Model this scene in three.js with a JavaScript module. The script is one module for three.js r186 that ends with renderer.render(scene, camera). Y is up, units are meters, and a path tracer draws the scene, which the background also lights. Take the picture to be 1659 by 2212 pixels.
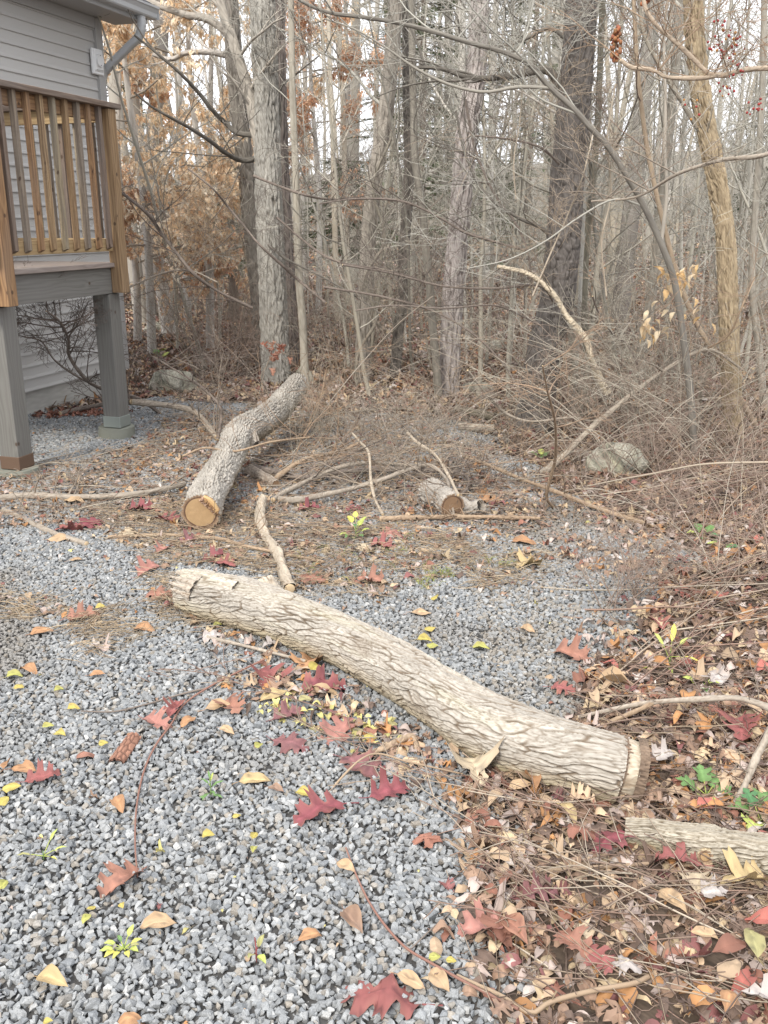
import * as THREE from 'three';
import { ConvexGeometry } from 'three/addons/geometries/ConvexGeometry.js';
import { mergeGeometries } from 'three/addons/utils/BufferGeometryUtils.js';
import { RoundedBoxGeometry } from 'three/addons/geometries/RoundedBoxGeometry.js';
import { ImprovedNoise } from 'three/addons/math/ImprovedNoise.js';

// ---------- camera, sky, sun, exposure ----------
const scene = new THREE.Scene();
const EYE = 1.6, PITCH = 17.39 * Math.PI / 180, FOV = 58;
const camera = new THREE.PerspectiveCamera(FOV, 768 / 1024, 0.05, 400);
camera.position.set(0, EYE, 0);
camera.rotation.set(-PITCH, 0, 0);
scene.add(camera);
const renderer = new THREE.WebGLRenderer({ antialias: true });
renderer.setSize(768, 1024);
renderer.toneMapping = THREE.LinearToneMapping;
renderer.toneMappingExposure = 2.4;
renderer.shadowMap.enabled = true;
renderer.shadowMap.type = THREE.PCFSoftShadowMap;
{ // an even bright overcast sky
  const W = 128, H = 64, d = new Float32Array(W * H * 4), im = new ImprovedNoise();
  for (let j = 0; j < H; j++) for (let i = 0; i < W; i++) {
    const el = ((j + 0.5) / H - 0.5) * Math.PI, az = (i + 0.5) / W * Math.PI * 2;
    const n = im.noise(Math.cos(az) * Math.cos(el) * 2 + 5, Math.sin(el) * 3, Math.sin(az) * Math.cos(el) * 2);
    const L = el > 0 ? 0.70 + 0.26 * Math.sin(el) + 0.05 * n : 0.5;
    const o = (j * W + i) * 4;
    d[o] = L * 0.975; d[o + 1] = L * 0.99; d[o + 2] = L * 1.03; d[o + 3] = 1;
  }
  const sky = new THREE.DataTexture(d, W, H, THREE.RGBAFormat, THREE.FloatType);
  sky.mapping = THREE.EquirectangularReflectionMapping;
  sky.magFilter = THREE.LinearFilter; sky.minFilter = THREE.LinearFilter; sky.wrapS = THREE.RepeatWrapping;
  sky.colorSpace = THREE.LinearSRGBColorSpace; sky.needsUpdate = true;
  scene.background = sky; scene.environment = sky;
}
const sun = new THREE.DirectionalLight(0xfff8ec, 1.5);
sun.position.set(-6, 14, 8); sun.target.position.set(0, 0, -6);
sun.castShadow = true; sun.shadow.radius = 24; sun.shadow.mapSize.set(2048, 2048);
Object.assign(sun.shadow.camera, { left: -25, right: 25, top: 25, bottom: -25, near: 0.5, far: 80 });
scene.add(sun); scene.add(sun.target);

// ---------- helpers ----------
const V = (x, y, z) => new THREE.Vector3(x, y, z);
function RNG(seed) { let s = seed | 0; return () => { s = (s + 0x6d2b79f5) | 0; let t = Math.imul(s ^ (s >>> 15), 1 | s); t = (t + Math.imul(t ^ (t >>> 7), 61 | t)) ^ t; return ((t ^ (t >>> 14)) >>> 0) / 4294967296; }; }
const perlin = new ImprovedNoise();
const N3 = (x, y, z) => perlin.noise(x, y, z);
const fbm = (x, y, z, o = 3) => { let a = 0, w = 0.5, f = 1; for (let i = 0; i < o; i++) { a += w * N3(x * f, y * f, z * f); w *= 0.5; f *= 2.03; } return a; };
const clamp = (x, a = 0, b = 1) => Math.min(b, Math.max(a, x));
const lerp = (a, b, t) => a + (b - a) * t;
const sstep = (a, b, x) => { const t = clamp((x - a) / (b - a)); return t * t * (3 - 2 * t); };
const mix3 = (a, b, t) => [lerp(a[0], b[0], t), lerp(a[1], b[1], t), lerp(a[2], b[2], t)];
const hash2 = (i, j, k = 0) => { let h = Math.imul(i, 374761393) ^ Math.imul(j, 668265263) ^ Math.imul(k + 11, 2147483647 - 5678); h = Math.imul(h ^ (h >>> 13), 1274126177); h ^= h >>> 16; return (h >>> 0) / 4294967296; };

const used = new Map();
function numbered(n) { const k = used.get(n) ?? 0; used.set(n, k + 1); return k ? n + '_' + String(k).padStart(3, '0') : n; }
function tag(o, label, category, group, kind) {
  if (label) o.userData.label = label;
  if (category) o.userData.category = category;
  if (group) o.userData.group = group;
  if (kind) o.userData.kind = kind;
  return o;
}
function thing(name, label, category, pos = V(0, 0, 0), turn = 0, group) {
  const o = new THREE.Group(); o.name = numbered(name); o.position.copy(pos); o.rotation.y = turn;
  scene.add(o); return tag(o, label, category, group);
}
function part(name, geo, mat, parent, label) {
  const m = new THREE.Mesh(geo, mat); m.name = name; m.castShadow = m.receiveShadow = true; parent.add(m);
  if (/^(twigs|berry_stalks|splintered_fibre)$/.test(name)) m.userData.kind = 'stuff';
  if (label) m.userData.label = label; return m;
}
function solo(name, geo, mat, label, category, group) {
  const m = new THREE.Mesh(geo, mat); m.name = numbered(name); m.castShadow = m.receiveShadow = true; scene.add(m);
  return tag(m, label, category, group);
}
// pixel (1659 x 2212 grid over the photograph) to the place it shows
const FPX = 1106 / Math.tan(FOV * Math.PI / 360), cp = Math.cos(PITCH), sp = Math.sin(PITCH);
function ray(u, v) { const x = (u - 829.5) / FPX, y = -(v - 1106) / FPX; return V(x, y * cp - sp, -cp - y * sp); }
function atY(u, v, y) { const r = ray(u, v), t = (y - EYE) / r.y; return V(r.x * t, y, r.z * t); }
function atD(u, v, d) { const r = ray(u, v), t = d / -r.z; return V(r.x * t, EYE + r.y * t, r.z * t); }
const zc = (p) => -p.z * cp + (EYE - p.y) * sp;              // depth along the lens axis
const size = (px, p) => px * zc(p) / FPX;                    // length that px covers at p
const poly = (list) => list.map(([u, v]) => { const p = atY(u, v, 0); return [p.x, p.z]; });
function inside(P, x, z) { let c = false; for (let i = 0, j = P.length - 1; i < P.length; j = i++) { const [xi, zi] = P[i], [xj, zj] = P[j]; if ((zi > z) !== (zj > z) && x < (xj - xi) * (z - zi) / (zj - zi) + xi) c = !c; } return c; }

// ---------- ground heights and what covers it ----------
const GRAVEL = [[-2.6, 0.6], [0.24, 0.6], [0.24, -1.45], ...poly([[1090, 2212], [1060, 1960], [1000, 1800], [1010, 1710], [1080, 1640], [1235, 1560], [1300, 1450], [1350, 1350], [1440, 1290], [1500, 1220], [1420, 1150], [1300, 1110], [1230, 1060], [1120, 985], [1000, 915], [860, 893], [720, 905], [600, 888], [500, 872], [400, 862], [300, 862], [284, 872], [60, 900]]), [-6, -8], [-7, -3]];
const STRAW = [poly([[180, 1110], [390, 1080], [560, 1120], [800, 1110], [1010, 1170], [1060, 1230], [950, 1260], [800, 1290], [640, 1290], [520, 1240], [360, 1230], [250, 1180]]), poly([[1040, 1200], [1180, 1190], [1180, 1260], [1010, 1270]]), poly([[-40, 1270], [100, 1280], [180, 1330], [60, 1345], [-60, 1330]]), poly([[140, 1345], [280, 1330], [330, 1370], [260, 1400], [200, 1425], [170, 1390]]), poly([[330, 1260], [420, 1240], [430, 1330], [560, 1400], [470, 1380], [340, 1330]])];
const DEBRIS = poly([[-260, 1160], [120, 1150], [250, 1170], [330, 1210], [420, 1200], [640, 1270], [900, 1230], [1060, 1190], [1200, 1120], [1330, 1110], [1230, 1055], [1060, 985], [900, 905], [700, 885], [520, 880], [330, 930], [230, 990], [60, 1010], [-260, 1060]]);
const gravelly = (x, z) => { const n = 0.16 * clamp(-z / 4, 0.3, 1.4); return inside(GRAVEL, x + n * N3(x * 3.1, 4.2, z * 3.1) + n * 0.5 * N3(x * 9, 1.1, z * 9), z + n * N3(x * 3.1, 9.2, z * 3.1) + n * 0.5 * N3(x * 9, 7.1, z * 9)); };
const strawy = (x, z) => { const a = x + 0.1 * N3(x * 4, 2, z * 4), b = z + 0.14 * N3(x * 4, 6, z * 4); return STRAW.some((P) => inside(P, a, b)); };
const debris = (x, z) => inside(DEBRIS, x + 0.25 * N3(x * 2, 2, z * 2), z + 0.25 * N3(x * 2, 6, z * 2));
function ground(x, z) {
  const d = -z;
  let h = 0.02 * N3(x * 0.7, 0, z * 0.7) + 0.012 * N3(x * 2.3, 5, z * 2.3);
  h += 0.06 * sstep(0.9, 2.4, x + (z + 3) * 0.12) * sstep(12, 6, d);
  h += 0.10 * sstep(-2.6, -4, x) * sstep(5, 7, d) * sstep(9.2, 8.6, d);
  h -= 0.05 * sstep(8, 9.5, d) * sstep(-1, -3, x) * sstep(13, 11, d);
  h += 0.016 * Math.max(0, d - 11) + 0.2 * sstep(11, 20, d) * N3(x * 0.18, 3, z * 0.18);
  const t = Math.max(0, d - 20);
  h += (0.05 + 0.05 * sstep(-4, 14, x * 20 / Math.max(20, d))) * t * t / (t + 14);
  h += 0.7 * sstep(18, 40, d) * N3(x * 0.06, 8, z * 0.06);
  return h;
}
// ---------- textures and materials ----------
function dataTex(w, h, f, srgb = true, rep = 1) {
  const d = new Uint8Array(w * h * 4);
  for (let y = 0; y < h; y++) for (let x = 0; x < w; x++) { const c = f(x / w, y / h), o = (y * w + x) * 4; d[o] = clamp(c[0]) * 255; d[o + 1] = clamp(c[1]) * 255; d[o + 2] = clamp(c[2]) * 255; d[o + 3] = 255; }
  const t = new THREE.DataTexture(d, w, h); t.wrapS = t.wrapT = THREE.RepeatWrapping; t.magFilter = THREE.LinearFilter; t.minFilter = THREE.LinearMipmapLinearFilter; t.generateMipmaps = true;
  if (srgb) t.colorSpace = THREE.SRGBColorSpace; t.repeat.set(rep, rep); t.needsUpdate = true; return t;
}
const toS = (l) => l <= 0.0031308 ? l * 12.92 : 1.055 * Math.pow(l, 1 / 2.4) - 0.055;
const S3 = (c) => [toS(clamp(c[0])), toS(clamp(c[1])), toS(clamp(c[2]))];
const tile = (x, y, fx, fy, k) => { // noise that repeats on the unit square
  const a = x * Math.PI * 2, b = y * Math.PI * 2, r = fx / 6.283, q = fy / 6.283;
  return N3(Math.cos(a) * r + k, Math.sin(a) * r + Math.cos(b) * q + k * 1.7, Math.sin(b) * q - k);
};
const std = (o) => new THREE.MeshStandardMaterial({ roughness: 0.9, metalness: 0, ...o });
const lin = (r, g, b) => new THREE.Color().setRGB(r, g, b);
const bySide = { side: THREE.DoubleSide };

const soilTex = dataTex(512, 512, (x, y) => { const n = 0.75 + 0.35 * tile(x, y, 22, 22, 3) + 0.3 * tile(x, y, 70, 70, 9) + 0.3 * tile(x, y, 160, 160, 21); return S3([n * 0.5, n * 0.5, n * 0.5]); });
const groundMat = std({ vertexColors: true, map: soilTex, roughness: 1 });
const speckTex = dataTex(256, 256, (x, y) => { const n = 0.82 + 0.3 * tile(x, y, 14, 14, 5) + 0.3 * tile(x, y, 50, 50, 15) + 0.15 * tile(x, y, 110, 110, 33); return S3([n * 0.62, n * 0.62, n * 0.62]); });
const stoneMat = std({ map: speckTex, color: lin(1.78, 1.76, 1.73), roughness: 0.85 });
const leafMat = std({ vertexColors: true, roughness: 0.72, ...bySide });
const litterMat = std({ roughness: 0.8, vertexColors: true, ...bySide });
const barkMat = std({ vertexColors: true, roughness: 0.95 });
const twigMat = std({ vertexColors: true, roughness: 0.9 });

// sawn timber: u runs across the board, v along it (both in metres)
function woodTex(light, dark, seed, contrast = 1, knots = 2, stain = 0) {
  const r = RNG(seed), K = []; for (let i = 0; i < knots; i++) K.push([r(), r(), 0.05 + r() * 0.05]);
  return dataTex(128, 1024, (x, y) => {
    let wx = x + 0.05 * tile(x, y, 2, 3, seed), kn = 0;
    for (const [kx, ky, kr] of K) { let dx = (x - kx), dy = (y - ky) * 9; dx -= Math.round(dx); dy -= Math.round(dy / 9) * 9; const q = Math.hypot(dx, dy * 0.8) / kr; wx += 0.10 * Math.exp(-q * q * 0.08) * Math.sign(dx || 1); kn = Math.max(kn, 1 - sstep(0.5, 1.1, q)); }
    const g = Math.sin((wx * 6 + 0.9 * tile(x, y, 3, 5, seed + 4)) * Math.PI * 2);
    const fine = tile(x, y, 60, 8, seed + 8), str = tile(x, y, 26, 2.5, seed + 2);
    let t = clamp(0.5 + contrast * (0.22 * g + 0.35 * str + 0.3 * fine));
    let c = mix3(dark, light, t);
    const big = tile(x, y, 1.5, 4, seed + 31);
    c = mix3(c, [0.17, 0.165, 0.16], clamp(stain * (0.4 + 1.4 * big)));
    c = mix3(c, [0.07, 0.04, 0.025], kn * 0.85);
    return S3(c);
  });
}
const woodMats = [
  [[0.36, 0.22, 0.11], [0.16, 0.085, 0.045], 11, 1.1, 3, 0.15],
  [[0.30, 0.24, 0.18], [0.13, 0.10, 0.075], 23, 1.0, 3, 0.5],
  [[0.34, 0.23, 0.125], [0.17, 0.10, 0.05], 37, 1.2, 4, 0.1],
  [[0.36, 0.30, 0.20], [0.17, 0.13, 0.09], 41, 1.0, 2, 0.4],
  [[0.40, 0.28, 0.15], [0.17, 0.10, 0.05], 59, 1.2, 2, 0.2],
  [[0.24, 0.18, 0.14], [0.11, 0.075, 0.055], 67, 1.0, 3, 0.35],
].map((a) => { const t = woodTex(...a); return std({ map: t, bumpMap: t, bumpScale: 0.0015, roughness: 0.85 }); });
const greyWoodTex = woodTex([0.205, 0.20, 0.185], [0.115, 0.11, 0.10], 83, 0.7, 1, 0.3);
const greyWood = std({ map: greyWoodTex, bumpMap: greyWoodTex, bumpScale: 0.0015 });
const deckTex = woodTex([0.34, 0.29, 0.26], [0.20, 0.16, 0.14], 97, 0.8, 1, 0.2);
const deckWood = std({ map: deckTex, bumpMap: deckTex, bumpScale: 0.001 });
const yellowTex = woodTex([0.42, 0.31, 0.17], [0.27, 0.18, 0.09], 103, 0.9, 2, 0.05);
const yellowWood = std({ map: yellowTex, bumpMap: yellowTex, bumpScale: 0.001 });

// a box whose timber grain runs along its longest (or the given) side
function board(sx, sy, sz, axis, bevel = 0.003, shift = 0) {
  const g = new RoundedBoxGeometry(sx, sy, sz, 1, Math.min(bevel, sx * 0.2, sy * 0.2, sz * 0.2));
  const P = g.attributes.position, Nn = g.attributes.normal, uv = g.attributes.uv, L = [sx, sy, sz];
  axis = axis ?? L.indexOf(Math.max(...L));
  for (let i = 0; i < P.count; i++) {
    const p = [P.getX(i), P.getY(i), P.getZ(i)], n = [Math.abs(Nn.getX(i)), Math.abs(Nn.getY(i)), Math.abs(Nn.getZ(i))];
    const face = n.indexOf(Math.max(...n)); let cross = [0, 1, 2].filter((k) => k !== face && k !== axis)[0];
    const along = face === axis ? p[cross] : p[axis]; if (face === axis) cross = [0, 1, 2].filter((k) => k !== face && k !== cross)[0];
    uv.setXY(i, p[cross] / 0.16 + shift + face * 0.37, along / 1.4 + shift * 1.7);
  }
  return g;
}
const place = (g, x, y, z) => g.translate(x, y, z);
// ---------- bark tubes and twigs ----------
function cells(x, y, ny, k) { // distances to the nearest two cell centres; y wraps after ny cells
  const i0 = Math.floor(x), j0 = Math.floor(y); let a = 9, b = 9, id = 0, dy = 0;
  for (let i = i0 - 1; i <= i0 + 1; i++) for (let j = j0 - 1; j <= j0 + 1; j++) {
    const jj = ((j % ny) + ny) % ny, px = i + 0.1 + 0.8 * hash2(i, jj, k), py = j + 0.1 + 0.8 * hash2(i, jj, k + 77), d = Math.hypot(px - x, py - y);
    if (d < a) { b = a; a = d; id = hash2(i, jj, k + 5); dy = y - py; } else if (d < b) b = d;
  }
  return [a, b, id, dy];
}
function smoothPath(pts, ds) {
  const c = new THREE.CatmullRomCurve3(pts, false, 'centripetal'), L = c.getLength(), n = Math.max(2, Math.round(L / ds));
  return { pts: c.getSpacedPoints(n), n, L };
}
function frames(P) {
  const F = []; let nrm = null;
  for (let i = 0; i < P.length; i++) {
    const t = P[Math.min(P.length - 1, i + 1)].clone().sub(P[Math.max(0, i - 1)]).normalize();
    if (!nrm) { nrm = Math.abs(t.y) < 0.9 ? V(0, 1, 0) : V(1, 0, 0); }
    nrm = nrm.clone().addScaledVector(t, -nrm.dot(t)).normalize();
    F.push([t, nrm, t.clone().cross(nrm)]);
  }
  return F;
}
/* opts: ds, nt, rad(t) radius, cell [len, width], depth, shear, ridge, furrow, tint(p,n,h)->col */
function barkTube(pts, o) {
  const { pts: P, n, L } = smoothPath(pts, o.ds), F = frames(P), nt = o.nt, k = o.seed ?? 1;
  const pos = new Float32Array((n + 1) * nt * 3), col = new Float32Array((n + 1) * nt * 3), idx = [];
  const [cl, cw] = o.cell ?? [0.07, 0.02], depth = o.depth ?? 0.005, ridge = o.ridge ?? [0.4, 0.37, 0.33], fur = o.furrow ?? [0.16, 0.12, 0.09];
  const r0 = o.rad(0.5), ny = Math.max(4, Math.round(2 * Math.PI * r0 / cw));
  for (let i = 0; i <= n; i++) {
    const s = i / n * L, R = o.rad(i / n), [T, A, B] = F[i];
    for (let j = 0; j < nt; j++) {
      const th = j / nt * Math.PI * 2, ca = Math.cos(th), sa = Math.sin(th);
      const wob = 0.6 * N3(ca * 1.6 + k, sa * 1.6, s * 6) + 0.35 * N3(ca * 5 + k, sa * 5, s * 22);
      const yy = j / nt * ny + wob * (o.warp ?? 0.8) + (o.shear ?? 0) * s / cl;
      let id, edge, step = 0;
      if (o.plate) { const [a, b, q] = cells(s / cl + 0.7 * N3(ca * 2 + k, sa * 2 + 7, s * 7), yy, ny, k); id = q; edge = sstep(0.02, o.soft ?? 0.34, b - a); }
      else { // overlapping ridges of two sizes, their seams partly closed
        const sh = (o.shear ?? 0) * s / cl, wy = (o.warp ?? 1) * (0.75 * N3(ca * R * 9 + k, sa * R * 9, s * 5) + 0.42 * N3(ca * R * 26 + k, sa * R * 26, s * 17)), wx = 0.35 * N3(ca * R * 22, sa * R * 22 + k, s * 9);
        const yA = j / nt * ny + wy + sh, [a1, b1, i1, dy] = cells(s / cl + wx, yA, ny, k), [a2, b2, i2, dy2] = cells(s / cl * 1.9 + wx * 1.6, yA * 2, ny * 2, k + 31);
        const mask = sstep(-0.3, 0.22, N3(ca * R * 18 + k, sa * R * 18, s * 8 + 4)), sw = o.soft ?? 0.2;
        const cA = (1 - sstep(0.015, sw * (0.6 + 0.8 * i1), b1 - a1)) * (0.12 + 0.88 * mask), cB = (1 - sstep(0.01, sw * 0.9, b2 - a2)) * (0.62 - 0.35 * mask);
        const str = N3(ca * R * 230 + wy, sa * R * 230, s * 15 + k), crumb = N3(ca * R * 120, sa * R * 120 + k, s * 90);
        edge = clamp(1 - Math.max(cA, cB)); id = i1; step = 0.55 * dy + 0.3 * dy2 + 0.2 * str + 0.12 * crumb;
      }
      const fine = N3(ca * R * 160 + k, sa * R * 160, s * 70), mid = N3(ca * R * 40, sa * R * 40 + k, s * 18);
      const groove = o.groove ? o.groove(th, i / n) : 0;
      let h = depth * (edge * (0.75 + 0.5 * id) - 0.7 + step + 0.2 * fine + 0.25 * mid) * (1 - groove) * (1 + 0.9 * clamp(N3(ca * 1.8 + k, sa * 1.8, s * 4 + 9), -0.7, 0.7)) - groove * depth;
      const lump = 1 + (o.lump ?? 0.05) * N3(ca * 1.3 + k * 3, sa * 1.3, s * (o.lumpF ?? 3));
      const fl = o.flare ? o.flare(th, s) : 0;
      const rr = R * lump + h + fl, x = (j * 1 + i * nt) * 3;
      pos[x] = P[i].x + (A.x * ca + B.x * sa) * rr; pos[x + 1] = P[i].y + (A.y * ca + B.y * sa) * rr; pos[x + 2] = P[i].z + (A.z * ca + B.z * sa) * rr;
      const big = fbm(ca * 1.5 + k, sa * 1.5, s * 2.2, 3);
      let c = mix3(fur, ridge, clamp(edge * (0.85 + 0.3 * fine) + 0.05)); const m = 1 + 0.45 * big + 0.16 * (id - 0.5) + 0.12 * fine;
      c = [c[0] * m, c[1] * m, c[2] * m];
      if (o.tint) c = o.tint(c, A.y * ca + B.y * sa, big, s, th, fine);
      col[x] = clamp(c[0], 0.01, 0.9); col[x + 1] = clamp(c[1], 0.01, 0.9); col[x + 2] = clamp(c[2], 0.01, 0.9);
    }
  }
  for (let i = 0; i < n; i++) for (let j = 0; j < nt; j++) { const a = i * nt + j, b = i * nt + (j + 1) % nt; idx.push(a, b, a + nt, b, b + nt, a + nt); }
  const g = new THREE.BufferGeometry(); g.setAttribute('position', new THREE.BufferAttribute(pos, 3)); g.setAttribute('color', new THREE.BufferAttribute(col, 3)); g.setIndex(idx);
  g.computeVertexNormals(); g.userData = { end: P[n], endT: F[n], start: P[0], startT: F[0], ring: (i) => i * nt, n, nt };
  return g;
}
class Twigs { // many thin tapered tubes in one mesh
  constructor() { this.p = []; this.n = []; this.c = []; this.i = []; }
  tube(pts, r0, r1, sides, col, colEnd) {
    const base = this.p.length / 3, m = pts.length; let nrm = null;
    for (let i = 0; i < m; i++) {
      const a = pts[Math.max(0, i - 1)], b = pts[Math.min(m - 1, i + 1)];
      let tx = b.x - a.x, ty = b.y - a.y, tz = b.z - a.z, l = Math.hypot(tx, ty, tz) || 1; tx /= l; ty /= l; tz /= l;
      if (!nrm) nrm = Math.abs(ty) < 0.9 ? [0, 1, 0] : [1, 0, 0];
      let d = nrm[0] * tx + nrm[1] * ty + nrm[2] * tz, nx = nrm[0] - tx * d, ny = nrm[1] - ty * d, nz = nrm[2] - tz * d; l = Math.hypot(nx, ny, nz) || 1; nx /= l; ny /= l; nz /= l; nrm = [nx, ny, nz];
      const bx = ty * nz - tz * ny, by = tz * nx - tx * nz, bz = tx * ny - ty * nx, r = lerp(r0, r1, i / (m - 1)), c = colEnd ? mix3(col, colEnd, i / (m - 1)) : col;
      for (let j = 0; j < sides; j++) {
        const t = j / sides * Math.PI * 2, ca = Math.cos(t), sa = Math.sin(t), ux = nx * ca + bx * sa, uy = ny * ca + by * sa, uz = nz * ca + bz * sa;
        this.p.push(pts[i].x + ux * r, pts[i].y + uy * r, pts[i].z + uz * r); this.n.push(ux, uy, uz); this.c.push(c[0], c[1], c[2]);
      }
    }
    for (let i = 0; i < m - 1; i++) for (let j = 0; j < sides; j++) { const a = base + i * sides + j, b = base + i * sides + (j + 1) % sides; this.i.push(a, b, a + sides, b, b + sides, a + sides); }
  }
  geo() {
    const g = new THREE.BufferGeometry();
    g.setAttribute('position', new THREE.Float32BufferAttribute(this.p, 3)); g.setAttribute('normal', new THREE.Float32BufferAttribute(this.n, 3)); g.setAttribute('color', new THREE.Float32BufferAttribute(this.c, 3)); g.setIndex(this.i); return g;
  }
  get tris() { return this.i.length / 3; }
}
const randDir = (r) => { const z = r() * 2 - 1, a = r() * 6.2832, s = Math.sqrt(1 - z * z); return V(s * Math.cos(a), z, s * Math.sin(a)); };
/* a branch that wanders and forks. o: r rng, segs, wob, up, kids, ratio, minR, sides, col, tip */
function grow(tw, start, dir, len, rad, depth, o) {
  const r = o.r, n = Math.max(2, Math.round((o.segs ?? 6) * (depth < (o.top ?? 3) ? 0.7 : 1))), pts = [start.clone()], d = dir.clone().normalize(), step = len / n, dirs = [d.clone()];
  for (let i = 0; i < n; i++) {
    d.addScaledVector(randDir(r), o.wob ?? 0.25); d.y += (o.up ?? 0.05); d.normalize();
    pts.push(pts[pts.length - 1].clone().addScaledVector(d, step)); dirs.push(d.clone());
  }
  const rEnd = Math.max(o.minR ?? 0.0012, rad * (depth > 0 ? 0.35 : 0.4));
  const f = 0.8 + 0.4 * r(), c = [o.col[0] * f, o.col[1] * f, o.col[2] * f];
  tw.tube(pts, rad, rEnd, rad > 0.012 ? 5 : rad > 0.004 ? 4 : 3, c, o.tip);
  if (o.leaf) o.leaf(pts, dirs, depth);
  if (depth <= 0) return pts;
  const kids = Math.round((o.kids ?? 5) * (0.7 + 0.6 * r()));
  for (let k = 0; k < kids; k++) {
    const t = lerp(o.from ?? 0.25, 0.98, (k + r()) / kids), fi = t * n, i = Math.min(n - 1, Math.floor(fi)), q = pts[i].clone().lerp(pts[i + 1], fi - i);
    const side = randDir(r); side.addScaledVector(dirs[i], -side.dot(dirs[i])).normalize();
    const ang = (o.ang ?? 0.9) * (0.7 + 0.6 * r()), nd = dirs[i].clone().multiplyScalar(Math.cos(ang)).addScaledVector(side, Math.sin(ang));
    grow(tw, q, nd, len * (o.ratio ?? 0.5) * (0.6 + 0.7 * r()) * (1.15 - 0.5 * t), Math.max(o.minR ?? 0.0012, lerp(rad, rEnd, t) * 0.55), depth - 1, { ...o, from: 0.15 });
  }
  return pts;
}
// an InstancedMesh from a list of {p, q, s, c}
const _m = new THREE.Matrix4();
function instances(name, geo, mat, list, parent, kind = 'stuff') {
  const im = new THREE.InstancedMesh(geo, mat, list.length); im.name = name; im.castShadow = im.receiveShadow = true;
  list.forEach((e, i) => { im.setMatrixAt(i, _m.compose(e.p, e.q, e.s)); if (e.c) im.setColorAt(i, lin(...e.c)); });
  im.instanceMatrix.needsUpdate = true; if (im.instanceColor) im.instanceColor.needsUpdate = true;
  im.userData.kind = kind; (parent ?? scene).add(im); return im;
}
const _e = new THREE.Euler();
const quat = (x, y, z) => new THREE.Quaternion().setFromEuler(_e.set(x, y, z, 'YXZ'));

// ---------- leaves ----------
const OAK = [[0, 0], [0.05, 0.05], [0.10, 0.12], [0.13, 0.23], [0.17, 0.31], [0.20, 0.25], [0.25, 0.27], [0.26, 0.19], [0.27, 0.145], [0.31, 0.14], [0.35, 0.21], [0.38, 0.33], [0.43, 0.45], [0.47, 0.37], [0.55, 0.42], [0.55, 0.3], [0.55, 0.2], [0.57, 0.15], [0.61, 0.145], [0.66, 0.22], [0.71, 0.34], [0.75, 0.28], [0.82, 0.29], [0.80, 0.19], [0.80, 0.12], [0.84, 0.11], [0.89, 0.17], [0.95, 0.17], [0.95, 0.08], [1, 0]];
const OVAL = [[0, 0], [0.06, 0.07], [0.15, 0.16], [0.28, 0.225], [0.42, 0.25], [0.58, 0.235], [0.73, 0.175], [0.86, 0.095], [0.95, 0.03], [1, 0]];
const BEECH = OVAL.map(([x, y]) => [x, y * 0.8]);
const ROUND = [[0, 0], [0.03, 0.12], [0.1, 0.27], [0.22, 0.36], [0.4, 0.37], [0.6, 0.31], [0.78, 0.2], [0.92, 0.07], [1, 0]];
const MAPLE = [[0, 0], [-0.04, 0.12], [0.0, 0.3], [0.06, 0.44], [0.12, 0.36], [0.2, 0.4], [0.25, 0.3], [0.34, 0.24], [0.42, 0.38], [0.52, 0.55], [0.56, 0.46], [0.66, 0.47], [0.62, 0.3], [0.6, 0.14], [0.7, 0.16], [0.78, 0.2], [0.86, 0.1], [1, 0]];
const NARROW = OVAL.map(([x, y]) => [x, y * 0.5]);
const KINDS = { oak: OAK, oval: OVAL, beech: BEECH, round: ROUND, maple: MAPLE, narrow: NARROW };
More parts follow.
